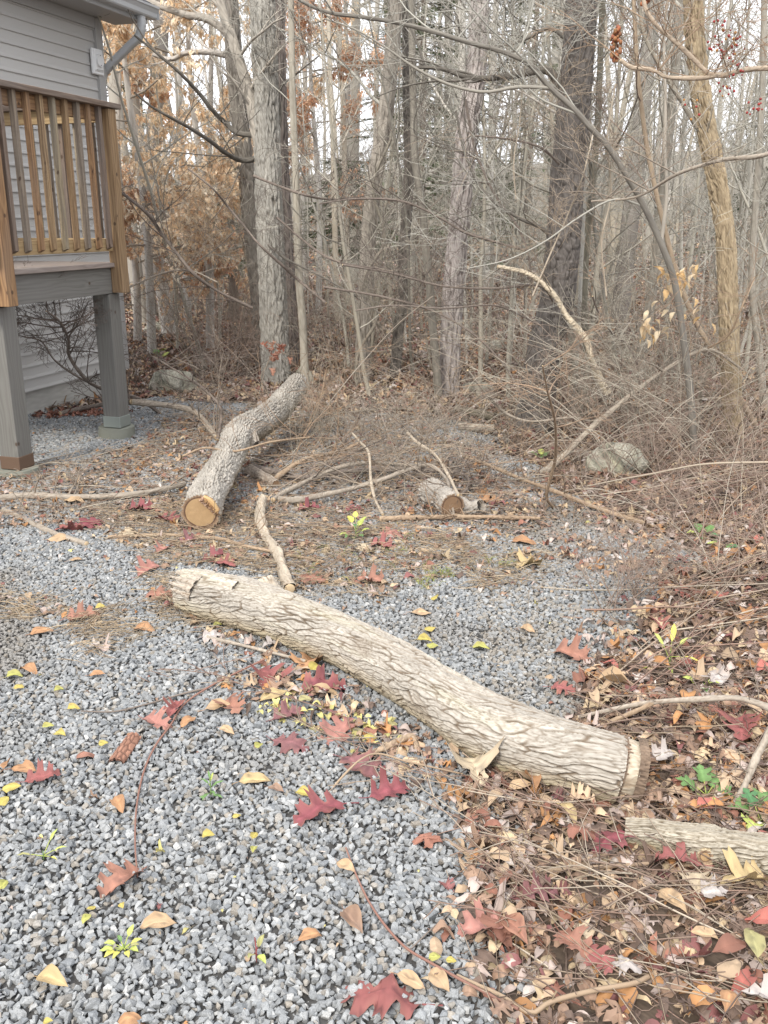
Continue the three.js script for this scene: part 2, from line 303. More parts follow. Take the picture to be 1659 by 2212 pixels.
/* unit leaf along +x, face up; o: cup, fold, roll, twist, rag, rows, stem, color, vein, mottle */
function leafGeo(kind, seed, o = {}) {
  const r = RNG(seed), E = KINDS[kind], rows = o.rows ?? 2, pos = [], col = [], idx = [];
  const cup = o.cup ?? 0.3, fold = o.fold ?? 0.2, roll = o.roll ?? 0.2, tw = o.twist ?? 0.2, ox = r() * 9, oy = r() * 9;
  const C = o.color ?? [1, 1, 1], ve = o.vein ?? 1.18, mot = o.mottle ?? 0.2, edge = o.edge ?? C;
  const bend = (x, y) => {
    const z = -cup * (x - 0.45) * (x - 0.45) + fold * Math.abs(y) * 0.9 + roll * y * y * 2 * (r0 ? 1 : -1) + (o.rag ?? 0.10) * N3(x * 3 + ox, y * 4 + oy, 2) + tw * y * (x - 0.5);
    return [x - 0.5, z, y];
  };
  const r0 = r() > 0.35, skew = 0.06 * (r() - 0.5);
  for (const sd of [1, -1]) {
    const base = pos.length / 3, m = E.length;
    for (let i = 0; i < m; i++) {
      const [ex, ey] = E[i], mx = lerp(i / (m - 1), ex, 0.5), jig = (1 + 0.28 * N3(ex * 5 + seed, sd * 3, 1)) * 1 + (kind === 'oak' || kind === 'maple' ? 0.18 : 0.06) * (hash2(i, seed, sd) - 0.5) * (ey > 0.03 ? 1 : 0);
      for (let k = 0; k <= rows; k++) {
        const t = k / rows, x = lerp(mx * 0.94, ex, t), y = ey * t * sd * jig + skew * Math.sin(x * 3);
        pos.push(...bend(x, y));
        const f = (k === 0 ? ve : 1) * (1 + mot * N3(x * 7 + ox, y * 9 + oy, 5) + mot * 0.5 * N3(x * 25, y * 25 + oy, 1)), sp = o.spots ? sstep(0.22, 0.42, N3(x * 6 + oy, y * 6 + ox, 9)) * o.spots : 0, c = mix3(mix3(C, edge, t * t * (0.5 + 0.5 * N3(x * 4 + oy, y * 4, 3))), [C[0] * 0.45, C[1] * 0.45, C[2] * 0.5], sp);
        col.push(clamp(c[0] * f, 0, 2), clamp(c[1] * f, 0, 2), clamp(c[2] * f, 0, 2));
      }
    }
    for (let i = 0; i < m - 1; i++) for (let k = 0; k < rows; k++) { const a = base + i * (rows + 1) + k, b = a + rows + 1; if (sd > 0) idx.push(a, a + 1, b, b, a + 1, b + 1); else idx.push(a, b, a + 1, b, b + 1, a + 1); }
  }
  if (o.stem !== 0) { // leaf stalk
    const L = o.stem ?? 0.22, w = 0.012, b = pos.length / 3, sy = 0.1 * (r() - 0.5);
    for (const [x, y, q] of [[0.02, 0, w], [-L * 0.5, sy, w * 0.8], [-L, sy * 2.5, w]]) for (const e of [-1, 0, 1]) { const [px, pz] = bend(Math.max(0, x), 0); pos.push(x - 0.5, pz - (e ? w : -w) * 0.7, y + e * q); col.push(C[0] * 0.8, C[1] * 0.7, C[2] * 0.7); }
    for (let i = 0; i < 2; i++) for (let k = 0; k < 2; k++) { const a = b + i * 3 + k; idx.push(a, a + 3, a + 1, a + 1, a + 3, a + 4); }
  }
  const g = new THREE.BufferGeometry(); g.setAttribute('position', new THREE.Float32BufferAttribute(pos, 3)); g.setAttribute('color', new THREE.Float32BufferAttribute(col, 3)); g.setIndex(idx); g.computeVertexNormals(); return g;
}
// ---------- ground sheet ----------
{
  const xs = [], zs = [], nx = 300, nz = 340;
  for (let i = 0; i <= nx; i++) { const t = i / nx * 2 - 1; xs.push(Math.sign(t) * (7 * Math.abs(t) + 123 * Math.pow(Math.abs(t), 5))); }
  for (let j = 0; j <= nz; j++) { const t = j / nz; zs.push(14 - 32 * t - 142 * Math.pow(t, 4)); }
  const pos = [], col = [], uv = [], idx = [], r = RNG(5);
  for (const z of zs) for (const x of xs) {
    pos.push(x, ground(x, z), z); uv.push(x / 1.3, z / 1.3);
    const d = -z, gv = d < 10 && gravelly(x, z);
    let c = gv ? [0.17, 0.165, 0.16] : mix3([0.17, 0.12, 0.09], [0.26, 0.19, 0.14], 0.5 + fbm(x * 0.5, 1, z * 0.5));
    if (gv && (strawy(x, z) || debris(x, z))) c = mix3(c, [0.26, 0.2, 0.145], 0.6);
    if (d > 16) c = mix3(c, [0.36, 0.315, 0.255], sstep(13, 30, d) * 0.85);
    const k = 0.85 + 0.3 * r(); col.push(c[0] * k, c[1] * k, c[2] * k);
  }
  for (let j = 0; j < nz; j++) for (let i = 0; i < nx; i++) { const a = j * (nx + 1) + i, b = a + nx + 1; idx.push(a, a + 1, b, b, a + 1, b + 1); }
  const g = new THREE.BufferGeometry(); g.setAttribute('position', new THREE.Float32BufferAttribute(pos, 3)); g.setAttribute('color', new THREE.Float32BufferAttribute(col, 3)); g.setAttribute('uv', new THREE.Float32BufferAttribute(uv, 2)); g.setIndex(idx); g.computeVertexNormals();
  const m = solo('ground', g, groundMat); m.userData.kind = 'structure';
}
// ---------- crushed stone ----------
{
  const r = RNG(17), geos = [];
  for (let k = 0; k < 9; k++) {
    const pts = [], sx = 1, sy = 0.62 + 0.2 * r(), sz = 0.66 + 0.25 * r(), n = 11 + Math.floor(r() * 5);
    for (let i = 0; i < n; i++) { const d = randDir(r).multiplyScalar(0.46 + 0.08 * r()); const q = 0.86; for (const a of 'xyz') d[a] = Math.sign(d[a]) * Math.min(Math.abs(d[a]), 0.5 * q * (0.75 + 0.25 * r())); pts.push(V(d.x * sx, d.y * sy, d.z * sz)); }
    const g = new ConvexGeometry(pts), P = g.attributes.position, Nn = g.attributes.normal, uv = [];
    for (let i = 0; i < P.count; i++) { const a = [Math.abs(Nn.getX(i)), Math.abs(Nn.getY(i)), Math.abs(Nn.getZ(i))], f = a.indexOf(Math.max(...a)); uv.push(...(f === 0 ? [P.getY(i), P.getZ(i)] : f === 1 ? [P.getX(i), P.getZ(i)] : [P.getX(i), P.getY(i)]).map((q) => q * 0.8 + k * 0.37)); }
    g.setAttribute('uv', new THREE.Float32BufferAttribute(uv, 2)); geos.push(g);
  }
  const lists = geos.map(() => []), grid = new Map();
  const add = (x, z, s, low) => {
    const t = r(), tan = strawy(x, z) || debris(x, z) || x > 0.4 ? 0.4 : 0.13;
    let c = t < 0.06 ? [0.40, 0.405, 0.405] : t < 0.22 ? [0.20, 0.214, 0.23] : t < 0.70 ? [0.265, 0.278, 0.29] : [0.315, 0.326, 0.335];
    if (r() < tan) c = mix3(c, [0.28, 0.245, 0.20], 0.5 + 0.3 * r());
    const f = (0.85 + 0.35 * r()) * 0.97; c = [c[0] * f, c[1] * f, c[2] * f];
    const dirt = sstep(0.12, 0.5, N3(x * 0.9 + 4, 2, z * 0.9) + 0.4 * N3(x * 3, 8, z * 3)); c = mix3(c, [0.2, 0.175, 0.145], 0.55 * dirt); const big = r() < 0.08 ? 1.35 : 1, sc = s * big * (0.62 + 0.62 * r()) * (1 - 0.12 * dirt);
    const flat = 0.9; const q = quat((r() - 0.5) * flat, r() * 6.28, (r() - 0.5) * flat);
    lists[Math.floor(r() * geos.length)].push({ p: V(x, ground(x, z) + (low ? -0.006 : 0.0035 + 0.007 * r()) , z), q, s: V(sc, sc * (0.85 + 0.3 * r()), sc), c });
  };
  const keep = (x, z) => { if (!gravelly(x, z)) { return r() < 0.35 * sstep(0.28, 0.0, Math.abs(x - (0.17 + 0.0))) * (-z < 4 ? 1 : 0); } return true; };
  for (let d = 0.8; d < 10.4;) {
    const sp0 = d < 4 ? 0.0165 : 0.0165 + 0.0019 * (d - 4), w = 0.46 * d + 0.9;
    for (let x = -w; x < w; x += sp0) {
      const px = x + (r() - 0.5) * sp0 * 1.1, pz = -d + (r() - 0.5) * sp0 * 1.3;
      if (px > 2.6 || !keep(px, pz)) continue;
      add(px, pz, sp0 * 1.6, false);
      add(px + sp0 * 0.5, pz + sp0 * 0.5, sp0 * 1.65, true);
    }
    d += sp0 * 0.76;
  }
  const root = thing('gravel', 'grey crushed stone gravel covering the yard and drive', 'gravel'); root.userData.kind = 'stuff';
  lists.forEach((l, i) => instances('gravel_stones', geos[i], stoneMat, l, root));
}
// ---------- fallen leaves that nobody could count, dry straw and fine twigs ----------
const PAL = { tan: [0.37, 0.27, 0.18], brown: [0.23, 0.15, 0.105], dark: [0.11, 0.075, 0.058], orange: [0.32, 0.165, 0.07], rust: [0.22, 0.1, 0.07], maroon: [0.17, 0.07, 0.067], pale: [0.42, 0.37, 0.335], pink: [0.33, 0.265, 0.235], yellow: [0.5, 0.43, 0.1], olive: [0.42, 0.38, 0.15], straw: [0.36, 0.28, 0.18] };
{
  const r = RNG(31), geos = [];
  for (let k = 0; k < 4; k++) geos.push(leafGeo('oval', 40 + k, { rows: 1, cup: 0.3 + 0.9 * r(), fold: 0.1 + 0.5 * r(), roll: 0.6, twist: 0.5, rag: 0.2, mottle: 0.3 }));
  for (let k = 0; k < 3; k++) geos.push(leafGeo('beech', 50 + k, { rows: 1, cup: 0.5 + 1.2 * r(), fold: 0.5 * r(), roll: 1.5, twist: 0.8, rag: 0.25, mottle: 0.3 }));
  for (let k = 0; k < 3; k++) geos.push(leafGeo('oak', 60 + k, { rows: 1, cup: 0.4 + 0.8 * r(), fold: 0.4 * r(), roll: 0.8, twist: 0.6, rag: 0.25, mottle: 0.25 }));
  for (let k = 0; k < 2; k++) geos.push(leafGeo('maple', 70 + k, { rows: 1, cup: 0.4 + 0.6 * r(), fold: 0.3, roll: 0.5, twist: 0.6, rag: 0.3, mottle: 0.25 }));
  const floor = geos.map(() => []), loose = geos.map(() => []);
  const W = [['tan', 17], ['brown', 24], ['dark', 14], ['orange', 7], ['rust', 8], ['maroon', 4], ['pale', 4], ['pink', 15], ['straw', 8]], tot = W.reduce((a, b) => a + b[1], 0);
  const pick = () => { let t = r() * tot; for (const [n, w] of W) if ((t -= w) < 0) return PAL[n]; return PAL.tan; };
  const put = (lists, x, z, s, lift, tilt, c) => {
    const f = 0.75 + 0.5 * r(); c = c ?? pick();
    const k = r() < 0.72 ? Math.floor(r() * 7) : 7 + Math.floor(r() * 5);
    lists[k].push({ p: V(x, ground(x, z) + lift, z), q: quat((r() - 0.5) * tilt, r() * 6.28, (r() - 0.5) * tilt), s: V(s, s * (0.6 + 0.8 * r()), s * (0.8 + 0.5 * r())), c: [c[0] * f, c[1] * f, c[2] * f] });
  };
  const scatter = (d0, d1, per, fn) => { const A = (0.46 * (d0 + d1) + 2.2) * (d1 - d0), n = Math.round(A * per); for (let i = 0; i < n; i++) { const d = Math.sqrt(lerp(d0 * d0, d1 * d1, r())), x = (r() * 2 - 1) * (0.46 * d + 1.1); fn(x, -d); } };
  for (const [d0, d1, per] of [[0.9, 3, 1900], [3, 5, 1200], [5, 8, 650], [8, 13, 330], [13, 22, 130], [22, 50, 24]])
    scatter(d0, d1, per, (x, z) => { if (gravelly(x, z)) return; const s = (d0 < 8 ? (r() < 0.55 ? 0.015 + 0.03 * r() : 0.04 + 0.045 * r()) : d0 < 22 ? 0.07 + 0.05 * r() : 0.13 + 0.08 * r()); put(floor, x, z, s, 0.002 + 0.03 * r() * r() + (d0 < 8 ? 0.015 * r() : 0.02), 0.9); });
  scatter(0.9, 4.6, 34, (x, z) => { if (gravelly(x, z)) return; put(floor, x, z, 0.07 + 0.035 * r(), 0.03 + 0.02 * r(), 0.6, r() < 0.4 ? PAL.tan : r() < 0.5 ? PAL.orange : r() < 0.5 ? [0.3, 0.1, 0.08] : PAL.rust); });
  const sm = (z) => 0.02 + 0.05 * r();
  scatter(0.9, 9.5, 26, (x, z) => { if (gravelly(x, z)) put(loose, x, z, 0.008 + 0.03 * r() * r(), 0.014, 0.5, r() < 0.3 ? PAL.olive : undefined); });
  scatter(3, 9.5, 330, (x, z) => { if (gravelly(x, z) && (debris(x, z) || strawy(x, z)) && N3(x * 1.6, 7, z * 1.6) > -0.35 - 0.3 * r()) put(loose, x, z, sm(z), 0.014 + 0.012 * r(), 0.7); });
  // drifts: below the big log, along its lower side, edge of the litter, against the foundation
  scatter(3.6, 9, 85, (x, z) => { if (gravelly(x, z)) put(loose, x, z, 0.012 + 0.028 * r(), 0.014, 0.6); });
  scatter(0.9, 9, 45, (x, z) => { if (gravelly(x, z) && N3(x * 1.2, 3, z * 1.2) > 0.1) put(loose, x, z, 0.008 + 0.016 * r(), 0.014, 0.6); });
  const drift = (P, n, s0, s1, c) => { const q = poly(P); for (let i = 0; i < n; i++) { const a = q[Math.floor(r() * (q.length - 1))], k = q.indexOf(a), b = q[k + 1], t = r(); put(loose, lerp(a[0], b[0], t) + (r() + r() - 1) * 0.16, lerp(a[1], b[1], t) + (r() + r() - 1) * 0.16, lerp(s0, s1, r()), 0.013 + 0.02 * r(), 0.8, c); } };
  drift([[430, 1345], [560, 1420], [700, 1520], [860, 1620], [980, 1700]], 130, 0.025, 0.07);
  drift([[480, 1480], [650, 1520], [800, 1580], [900, 1640]], 110, 0.02, 0.06);
  drift([[560, 1540], [700, 1560], [830, 1600]], 60, 0.02, 0.045, PAL.olive);
  drift([[1020, 1760], [1050, 1900], [1060, 2000], [1060, 2160]], 110, 0.03, 0.07);
  drift([[1300, 1120], [1400, 1180], [1460, 1270], [1340, 1370], [1270, 1480]], 240, 0.03, 0.08);
  drift([[90, 905], [180, 900], [270, 890]], 160, 0.05, 0.09, PAL.rust);
  drift([[870, 1040], [1000, 1000], [1100, 1090], [1240, 1180], [1330, 1240]], 220, 0.03, 0.08);
  const root = thing('leaf_litter', 'mixed brown and tan fallen leaves carpeting the woods floor', 'leaf litter'); root.userData.kind = 'stuff';
  const root2 = thing('leaf_litter', 'loose scattered small dry leaves strewn over the gravel', 'leaf litter'); root2.userData.kind = 'stuff';
  floor.forEach((l, i) => l.length && instances('fallen_leaves', geos[i], litterMat, l, root));
  loose.forEach((l, i) => l.length && instances('fallen_leaves', geos[i], litterMat, l, root2));

  // straw and pine needles
  const sg = []; for (let k = 0; k < 4; k++) { const t = new Twigs(), p = []; let a = 0; for (let i = 0; i < 6; i++) { p.push(V(i / 5 - 0.5, 0.05 * Math.sin(i * 0.9 + k), a)); a += (r() - 0.5) * 0.14 + (k - 1.5) * 0.03; } t.tube(p, 0.007, 0.004, 3, [1, 1, 1]); sg.push(t.geo()); }
  const sl = sg.map(() => []), tl = sg.map(() => []);
  const strand = (L, x, z, len, th, c, lift, tilt, yaw) => { const f = 0.65 + 0.6 * r(); L[Math.floor(r() * 4)].push({ p: V(x, ground(x, z) + lift, z), q: quat(0, yaw ?? r() * 6.28, (r() - 0.5) * tilt), s: V(len, Math.max(len, 0.22), Math.max(len * 0.7, 0.2)), c: [c[0] * f, c[1] * f, c[2] * f] }); };
  STRAW.forEach((P) => {
    const bx = P.map((p) => p[0]), bz = P.map((p) => p[1]), x0 = Math.min(...bx) - 0.2, x1 = Math.max(...bx) + 0.2, z0 = Math.min(...bz) - 0.2, z1 = Math.max(...bz) + 0.2, n = (x1 - x0) * (z1 - z0) * 560;
    for (let i = 0; i < n; i++) { const x = lerp(x0, x1, r()), z = lerp(z0, z1, r()); if (strawy(x, z) && N3(x * 5 + 3, 1, z * 5) > -0.12 - 0.5 * r()) strand(sl, x, z, 0.1 + 0.16 * r(), 1, r() < 0.5 ? [0.33, 0.255, 0.17] : r() < 0.5 ? [0.43, 0.35, 0.25] : [0.2, 0.145, 0.1], 0.012 + 0.03 * r(), 0.25, 0.4 + 1.6 * N3(x * 3, 3, z * 3) + (r() - 0.5) * 2.2); }
  });
  scatter(3.3, 9, 330, (x, z) => { if (debris(x, z)) strand(sl, x, z, 0.1 + 0.2 * r(), 1, r() < 0.5 ? [0.34, 0.25, 0.17] : [0.2, 0.135, 0.095], 0.012 + 0.03 * r(), 0.3); });
  for (const [d0, d1, per] of [[0.9, 3.2, 560], [3.2, 7, 460], [7, 12, 260]]) scatter(d0, d1, per, (x, z) => { if (!gravelly(x, z)) strand(tl, x, z, 0.07 + 0.42 * r() * r(), 1, r() < 0.6 ? [0.19, 0.135, 0.105] : r() < 0.4 ? [0.3, 0.235, 0.17] : [0.12, 0.085, 0.07], 0.012 + 0.05 * r(), 0.35); });
  const s1 = thing('dry_straw', 'matted pale dry straw and pine needles around the logs', 'straw'); s1.userData.kind = 'stuff';
  sl.forEach((l, i) => instances('straw_stalks', sg[i], twigMat, l, s1));
  const s2 = thing('fine_twigs', 'thin brown twigs and stems mixed through the leaf litter', 'twigs'); s2.userData.kind = 'stuff';
  tl.forEach((l, i) => instances('twig_bits', sg[i], twigMat, l, s2));
}
// ---------- house ----------
const WALL_A = V(0.297, 0, -0.955), WALL_N = V(0.955, 0, 0.297), TURN = Math.atan2(0.955, 0.297);
const HC = (() => { const p = atD(284, 870, 9.2); p.y = 0; return p; })();
{
  const h = thing('house', 'grey clapboard house corner with eave, gutter and pale foundation at the left', 'house', HC, TURN);
  const sid = std({ color: lin(0.475, 0.47, 0.46), roughness: 0.6 }), sid2 = std({ color: lin(0.465, 0.46, 0.45), roughness: 0.62 }), trim = std({ color: lin(0.36, 0.355, 0.35), roughness: 0.6 });
  const white = std({ color: lin(0.46, 0.475, 0.49), roughness: 0.5 }), conTex = dataTex(256, 256, (x, y) => { const n = 0.9 + 0.2 * tile(x, y, 8, 8, 3) + 0.15 * tile(x, y, 50, 50, 8); return S3([0.46 * n, 0.455 * n, 0.43 * n]); });
  const con = std({ map: conTex, roughness: 0.95 }), dark = std({ color: lin(0.05, 0.05, 0.06), roughness: 0.9 });
  const Y0 = 0.235, REV = 0.1, N = 31, top = Y0 + REV * N, LEN = 5;
  part('wall', place(new THREE.BoxGeometry(LEN - 0.02, top - Y0 + 0.2, 3), -LEN / 2 - 0.012, (Y0 + top) / 2 + 0.1, -1.53), sid2, h);
  part('foundation', place(new THREE.BoxGeometry(LEN - 0.05, 1.0, 2.96), -LEN / 2 - 0.03, Y0 - 0.497, -1.525), con, h);
  const sh = new THREE.Shape([[0, 0], [0.016, 0.0], [0.016, 0.008], [0.009, 0.03], [0.0075, 0.05], [0.004, REV + 0.012], [0, REV + 0.012]].map((p) => new THREE.Vector2(...p)));
  const bg = new THREE.ExtrudeGeometry(sh, { depth: LEN - 0.1, bevelEnabled: false }); bg.rotateY(-Math.PI / 2); // profile x -> outward z, depth -> -x
  for (let i = 0; i < N; i++) { const b = part(numbered('siding_board'), bg, i % 3 ? sid : sid2, h); b.position.set(-0.09, Y0 + i * REV, -0.028 + 0.0006 * hash2(i, 4)); }
  part('corner_trim', place(new RoundedBoxGeometry(0.1, top - Y0 + 0.02, 0.042, 1, 0.004), -0.045, (Y0 + top) / 2 - 0.01, -0.012), trim, h);
  part('corner_trim', place(new RoundedBoxGeometry(0.03, top - Y0 + 0.02, 0.09, 1, 0.004), -0.008, (Y0 + top) / 2 - 0.01, -0.08), trim, h);
  // eave
  const EX = 0.27, EZ = 0.3;
  part('soffit', place(new THREE.BoxGeometry(LEN + EX, 0.018, EZ + 0.02), -LEN / 2 + EX / 2, top + 0.012, EZ / 2 - 0.01), trim, h);
  part('frieze_board', place(new RoundedBoxGeometry(LEN - 0.1, 0.09, 0.02, 1, 0.003), -LEN / 2 - 0.05, top - 0.044, 0.0), trim, h);
  part('fascia', place(new RoundedBoxGeometry(LEN + EX, 0.16, 0.02, 1, 0.003), -LEN / 2 + EX / 2, top + 0.075, EZ + 0.012), white, h);
  const gs = new THREE.Shape([[0, 0], [0.075, 0], [0.085, 0.012], [0.088, 0.045], [0.105, 0.075], [0.115, 0.082], [0.115, 0.1], [0.108, 0.1], [0.104, 0.088], [0.082, 0.05], [0.078, 0.01], [0.006, 0.008], [0.006, 0.1], [0, 0.1]].map((p) => new THREE.Vector2(...p)));
  const gg = new THREE.ExtrudeGeometry(gs, { depth: LEN + EX + 0.03, bevelEnabled: false }); gg.rotateY(-Math.PI / 2); gg.translate(EX + 0.03, top + 0.028, EZ + 0.024);
  part('gutter', gg, white, h);
  part('gutter_end_cap', place(new THREE.BoxGeometry(0.004, 0.092, 0.1), EX + 0.033, top + 0.074, EZ + 0.076), white, h);
  const dp = smoothPath([V(0.10, top + 0.03, EZ + 0.06), V(0.10, top - 0.05, EZ + 0.06), V(0.10, top - 0.13, EZ + 0.03), V(0.095, top - 0.22, EZ - 0.09), V(0.085, top - 0.36, 0.02), V(0.075, top - 0.44, -0.06), V(0.07, top - 0.6, -0.09), V(0.07, 0.4, -0.09)], 0.012).pts;
  { const F = frames(dp), pos = [], idx = [], nt = 16; dp.forEach((p, i) => { const y = p.y - top, rib = y > -0.16 || (y < -0.36 && y > -0.5) ? 0.0022 * Math.sin(i * 2.2) : 0; for (let j = 0; j < nt; j++) { const a = j / nt * 6.2832, w = 0.036 + rib, q = 1 / Math.pow(Math.pow(Math.abs(Math.cos(a)), 5) + Math.pow(Math.abs(Math.sin(a)), 5), 0.2); const v = p.clone().addScaledVector(F[i][1], Math.cos(a) * w * q).addScaledVector(F[i][2], Math.sin(a) * w * q * 0.85); pos.push(v.x, v.y, v.z); } }); for (let i = 0; i < dp.length - 1; i++) for (let j = 0; j < nt; j++) { const a = i * nt + j, b = i * nt + (j + 1) % nt; idx.push(a, b, a + nt, b, b + nt, a + nt); } const g = new THREE.BufferGeometry(); g.setAttribute('position', new THREE.Float32BufferAttribute(pos, 3)); g.setIndex(idx); g.computeVertexNormals(); part('downspout', g, white, h); }
  // roof with courses of shingles, rake board at the gable end
  const roof = new THREE.Group(); roof.name = 'roof'; roof.position.set(0, top + 0.15, EZ + 0.02); roof.rotation.x = 0.5; h.add(roof); // local -z climbs
  const shing = std({ color: lin(0.10, 0.105, 0.115), roughness: 0.95, ...bySide });
  part('roof_deck', place(new THREE.BoxGeometry(LEN + EX - 0.01, 0.03, 3.4), -LEN / 2 + EX / 2 - 0.005, 0.0, -1.69), dark, roof);
  part('rake_board', place(new RoundedBoxGeometry(0.022, 0.15, 3.4, 1, 0.003), EX + 0.009, -0.06, -1.69), trim, roof);
  part('drip_edge', place(new THREE.BoxGeometry(LEN + EX, 0.035, 0.006), -LEN / 2 + EX / 2, 0.012, 0.02), white, roof);
  for (let i = 0; i < 8; i++) { const s = part(numbered('shingle_course'), place(new THREE.BoxGeometry(LEN + EX + 0.03, 0.009, 0.2), 0, 0, 0), shing, roof); s.position.set(-LEN / 2 + EX / 2 + 0.012, 0.026, -0.07 - i * 0.14); s.rotation.x = -0.035; }
  // vent hood on the upper wall
  const vh = new THREE.Group(); vh.name = 'wall_vent'; { // place on the wall where the photograph shows it
    const rr = ray(206, 134), p0 = HC.clone().addScaledVector(WALL_N, -0.008), t = p0.clone().sub(V(0, EYE, 0)).dot(WALL_N) / rr.dot(WALL_N), p = V(0, EYE, 0).addScaledVector(rr, t).sub(HC); vh.position.set(p.dot(WALL_A), p.y, 0.0); }
  h.add(vh);
  const pl = std({ color: lin(0.74, 0.75, 0.76), roughness: 0.4 });
  part('vent_plate', place(new RoundedBoxGeometry(0.165, 0.215, 0.03, 2, 0.012), 0, 0, 0.008), pl, vh);
  part('vent_plate', place(new RoundedBoxGeometry(0.135, 0.175, 0.02, 2, 0.009), 0, 0.006, 0.022), pl, vh);
  { const c = new THREE.CylinderGeometry(0.052, 0.056, 0.024, 32); c.rotateX(Math.PI / 2); part('vent_cover', place(c, 0, 0.01, 0.038), pl, vh); }
  for (const y of [0.05, -0.03]) { const c = new THREE.CylinderGeometry(0.004, 0.004, 0.004, 10); c.rotateX(Math.PI / 2); part('screw', place(c, 0.0, y, 0.051), dark, vh); }
  part('vent_slot', place(new RoundedBoxGeometry(0.1, 0.008, 0.006, 1, 0.002), 0, -0.068, 0.032), trim, vh);
}
// ---------- deck ----------
{
  const P0 = (() => { const p = atD(256, 926, 7.02); p.y = 0; return p; })().addScaledVector(WALL_N, -0.02);
  const d = thing('wooden_deck', 'weathered raised wooden deck with balustrade on grey posts against the house', 'deck', P0, TURN), r = RNG(77);
  const S = 1.16, LX = 1.46;
  const gy = (x) => { const p = P0.clone().addScaledVector(WALL_A, x); return ground(p.x, p.z); };
  const foot = std({ color: lin(0.22, 0.225, 0.19), roughness: 0.95 }), zinc = std({ color: lin(0.30, 0.33, 0.31), metalness: 0.45, roughness: 0.6 }), rust = std({ color: lin(0.12, 0.075, 0.05), roughness: 0.9 });
  [0.02, -S].forEach((x, i) => {
    const y0 = gy(x), pb = y0 + (i ? 0.06 : 0.085);
    const fg = new THREE.CylinderGeometry(0.135, 0.15, 0.34, 40, 6); { const q = fg.attributes.position; for (let k = 0; k < q.count; k++) { const n = 1 + 0.05 * N3(q.getX(k) * 14, q.getY(k) * 14 + i, q.getZ(k) * 14); q.setXYZ(k, q.getX(k) * n, q.getY(k), q.getZ(k) * n); } fg.computeVertexNormals(); }
    part('concrete_footing', place(fg, x, y0 - (i ? 0.115 : 0.09), -0.01), foot, d);
    part('post', place(board(0.14, 1.10 - pb - 0.012, 0.14, 1, 0.004, i * 0.3), x, (1.10 + pb) / 2 + 0.004, 0), greyWood, d, i ? undefined : 'grey weathered post beside the house corner');
    const br = i ? rust : zinc;
    part('post_bracket', place(new RoundedBoxGeometry(0.15, 0.085, 0.15, 1, 0.004), x, pb + 0.0425, 0), br, d);
  });
  part('beam', place(board(LX, 0.187, 0.04, 0), 0.085 - LX / 2, 1.195, 0.055), greyWood, d);
  part('end_joist', place(board(0.04, 0.184, 1.3, 2), 0.06, 1.193, -0.62), greyWood, d);
  for (let k = 0; k < 3; k++) part('joist', place(board(0.04, 0.18, 1.28, 2), -0.35 - k * 0.41, 1.192, -0.615), greyWood, d);
  for (let k = 0; k < 9; k++) { const b = part(numbered('deck_board'), place(board(LX + 0.03, 0.032, 0.138, 0, 0.005, k * 0.21), 0, 0, 0), deckWood, d); b.position.set(0.10 - LX / 2, 1.305, 0.045 - k * 0.146 - (k ? 0.004 : 0)); }
  const RT = 2.40;
  const post = (x, z, m, lbl) => part('rail_post', place(board(0.092, RT - 0.04 - 1.107, 0.092, 1, 0.004, x), x, (RT - 0.04 + 1.107) / 2, z), m, d, lbl);
  const corner = woodMats[2], wz = 0.122;
  post(0.035, wz, corner, 'tan corner post of the balustrade'); post(-1.225, wz, woodMats[0]);
  part('handrail', place(board(LX + 0.04, 0.036, 0.14, 0, 0.005), 0.11 - LX / 2, RT - 0.018, 0.115), woodMats[5], d);
  part('top_rail', place(board(LX - 0.1, 0.088, 0.036, 0), -0.012 - (LX - 0.1) / 2, RT - 0.082, 0.098), woodMats[0], d);
  part('bottom_rail', place(board(LX - 0.1, 0.088, 0.036, 0), -0.012 - (LX - 0.1) / 2, 1.447, 0.098), yellowWood, d);
  const bal = (x, z, len, y, m, turn) => { const g = board(0.035, len, 0.035, 1, 0.003, r()); const Q = g.attributes.position; for (let i = 0; i < Q.count; i++) if (Q.getY(i) < 0 && Q.getZ(i) > 0) Q.setY(i, Q.getY(i) + 0.014); const b = part(numbered('baluster'), g, m, d); b.position.set(x, y, z); b.rotation.set((r() - 0.5) * 0.006, turn, (r() - 0.5) * 0.012); };
  for (let k = 0; k < 11; k++) { const x = -0.085 - k * 0.1285; if (Math.abs(x + 1.225) < 0.07) continue; bal(x, 0.135, 0.955, 1.895, woodMats[[5, 0, 1, 2, 3, 4, 0, 1][k % 8]], 0); }
  // the return balustrade that runs to the wall
  const L2 = 1.22;
  part('top_rail', place(board(0.036, 0.088, L2, 2), 0.03, RT - 0.082, 0.075 - L2 / 2), yellowWood, d);
  part('bottom_rail', place(board(0.036, 0.088, L2, 2), 0.03, 1.447, 0.075 - L2 / 2), yellowWood, d);
  part('handrail', place(board(0.14, 0.036, L2, 2, 0.005), 0.03, RT - 0.018, 0.04 - L2 / 2), woodMats[5], d);
  for (let k = 0; k < 8; k++) bal(0.066, -0.03 - k * 0.1285, 0.955, 1.895, woodMats[(k * 2 + 1) % 6], Math.PI / 2);
}
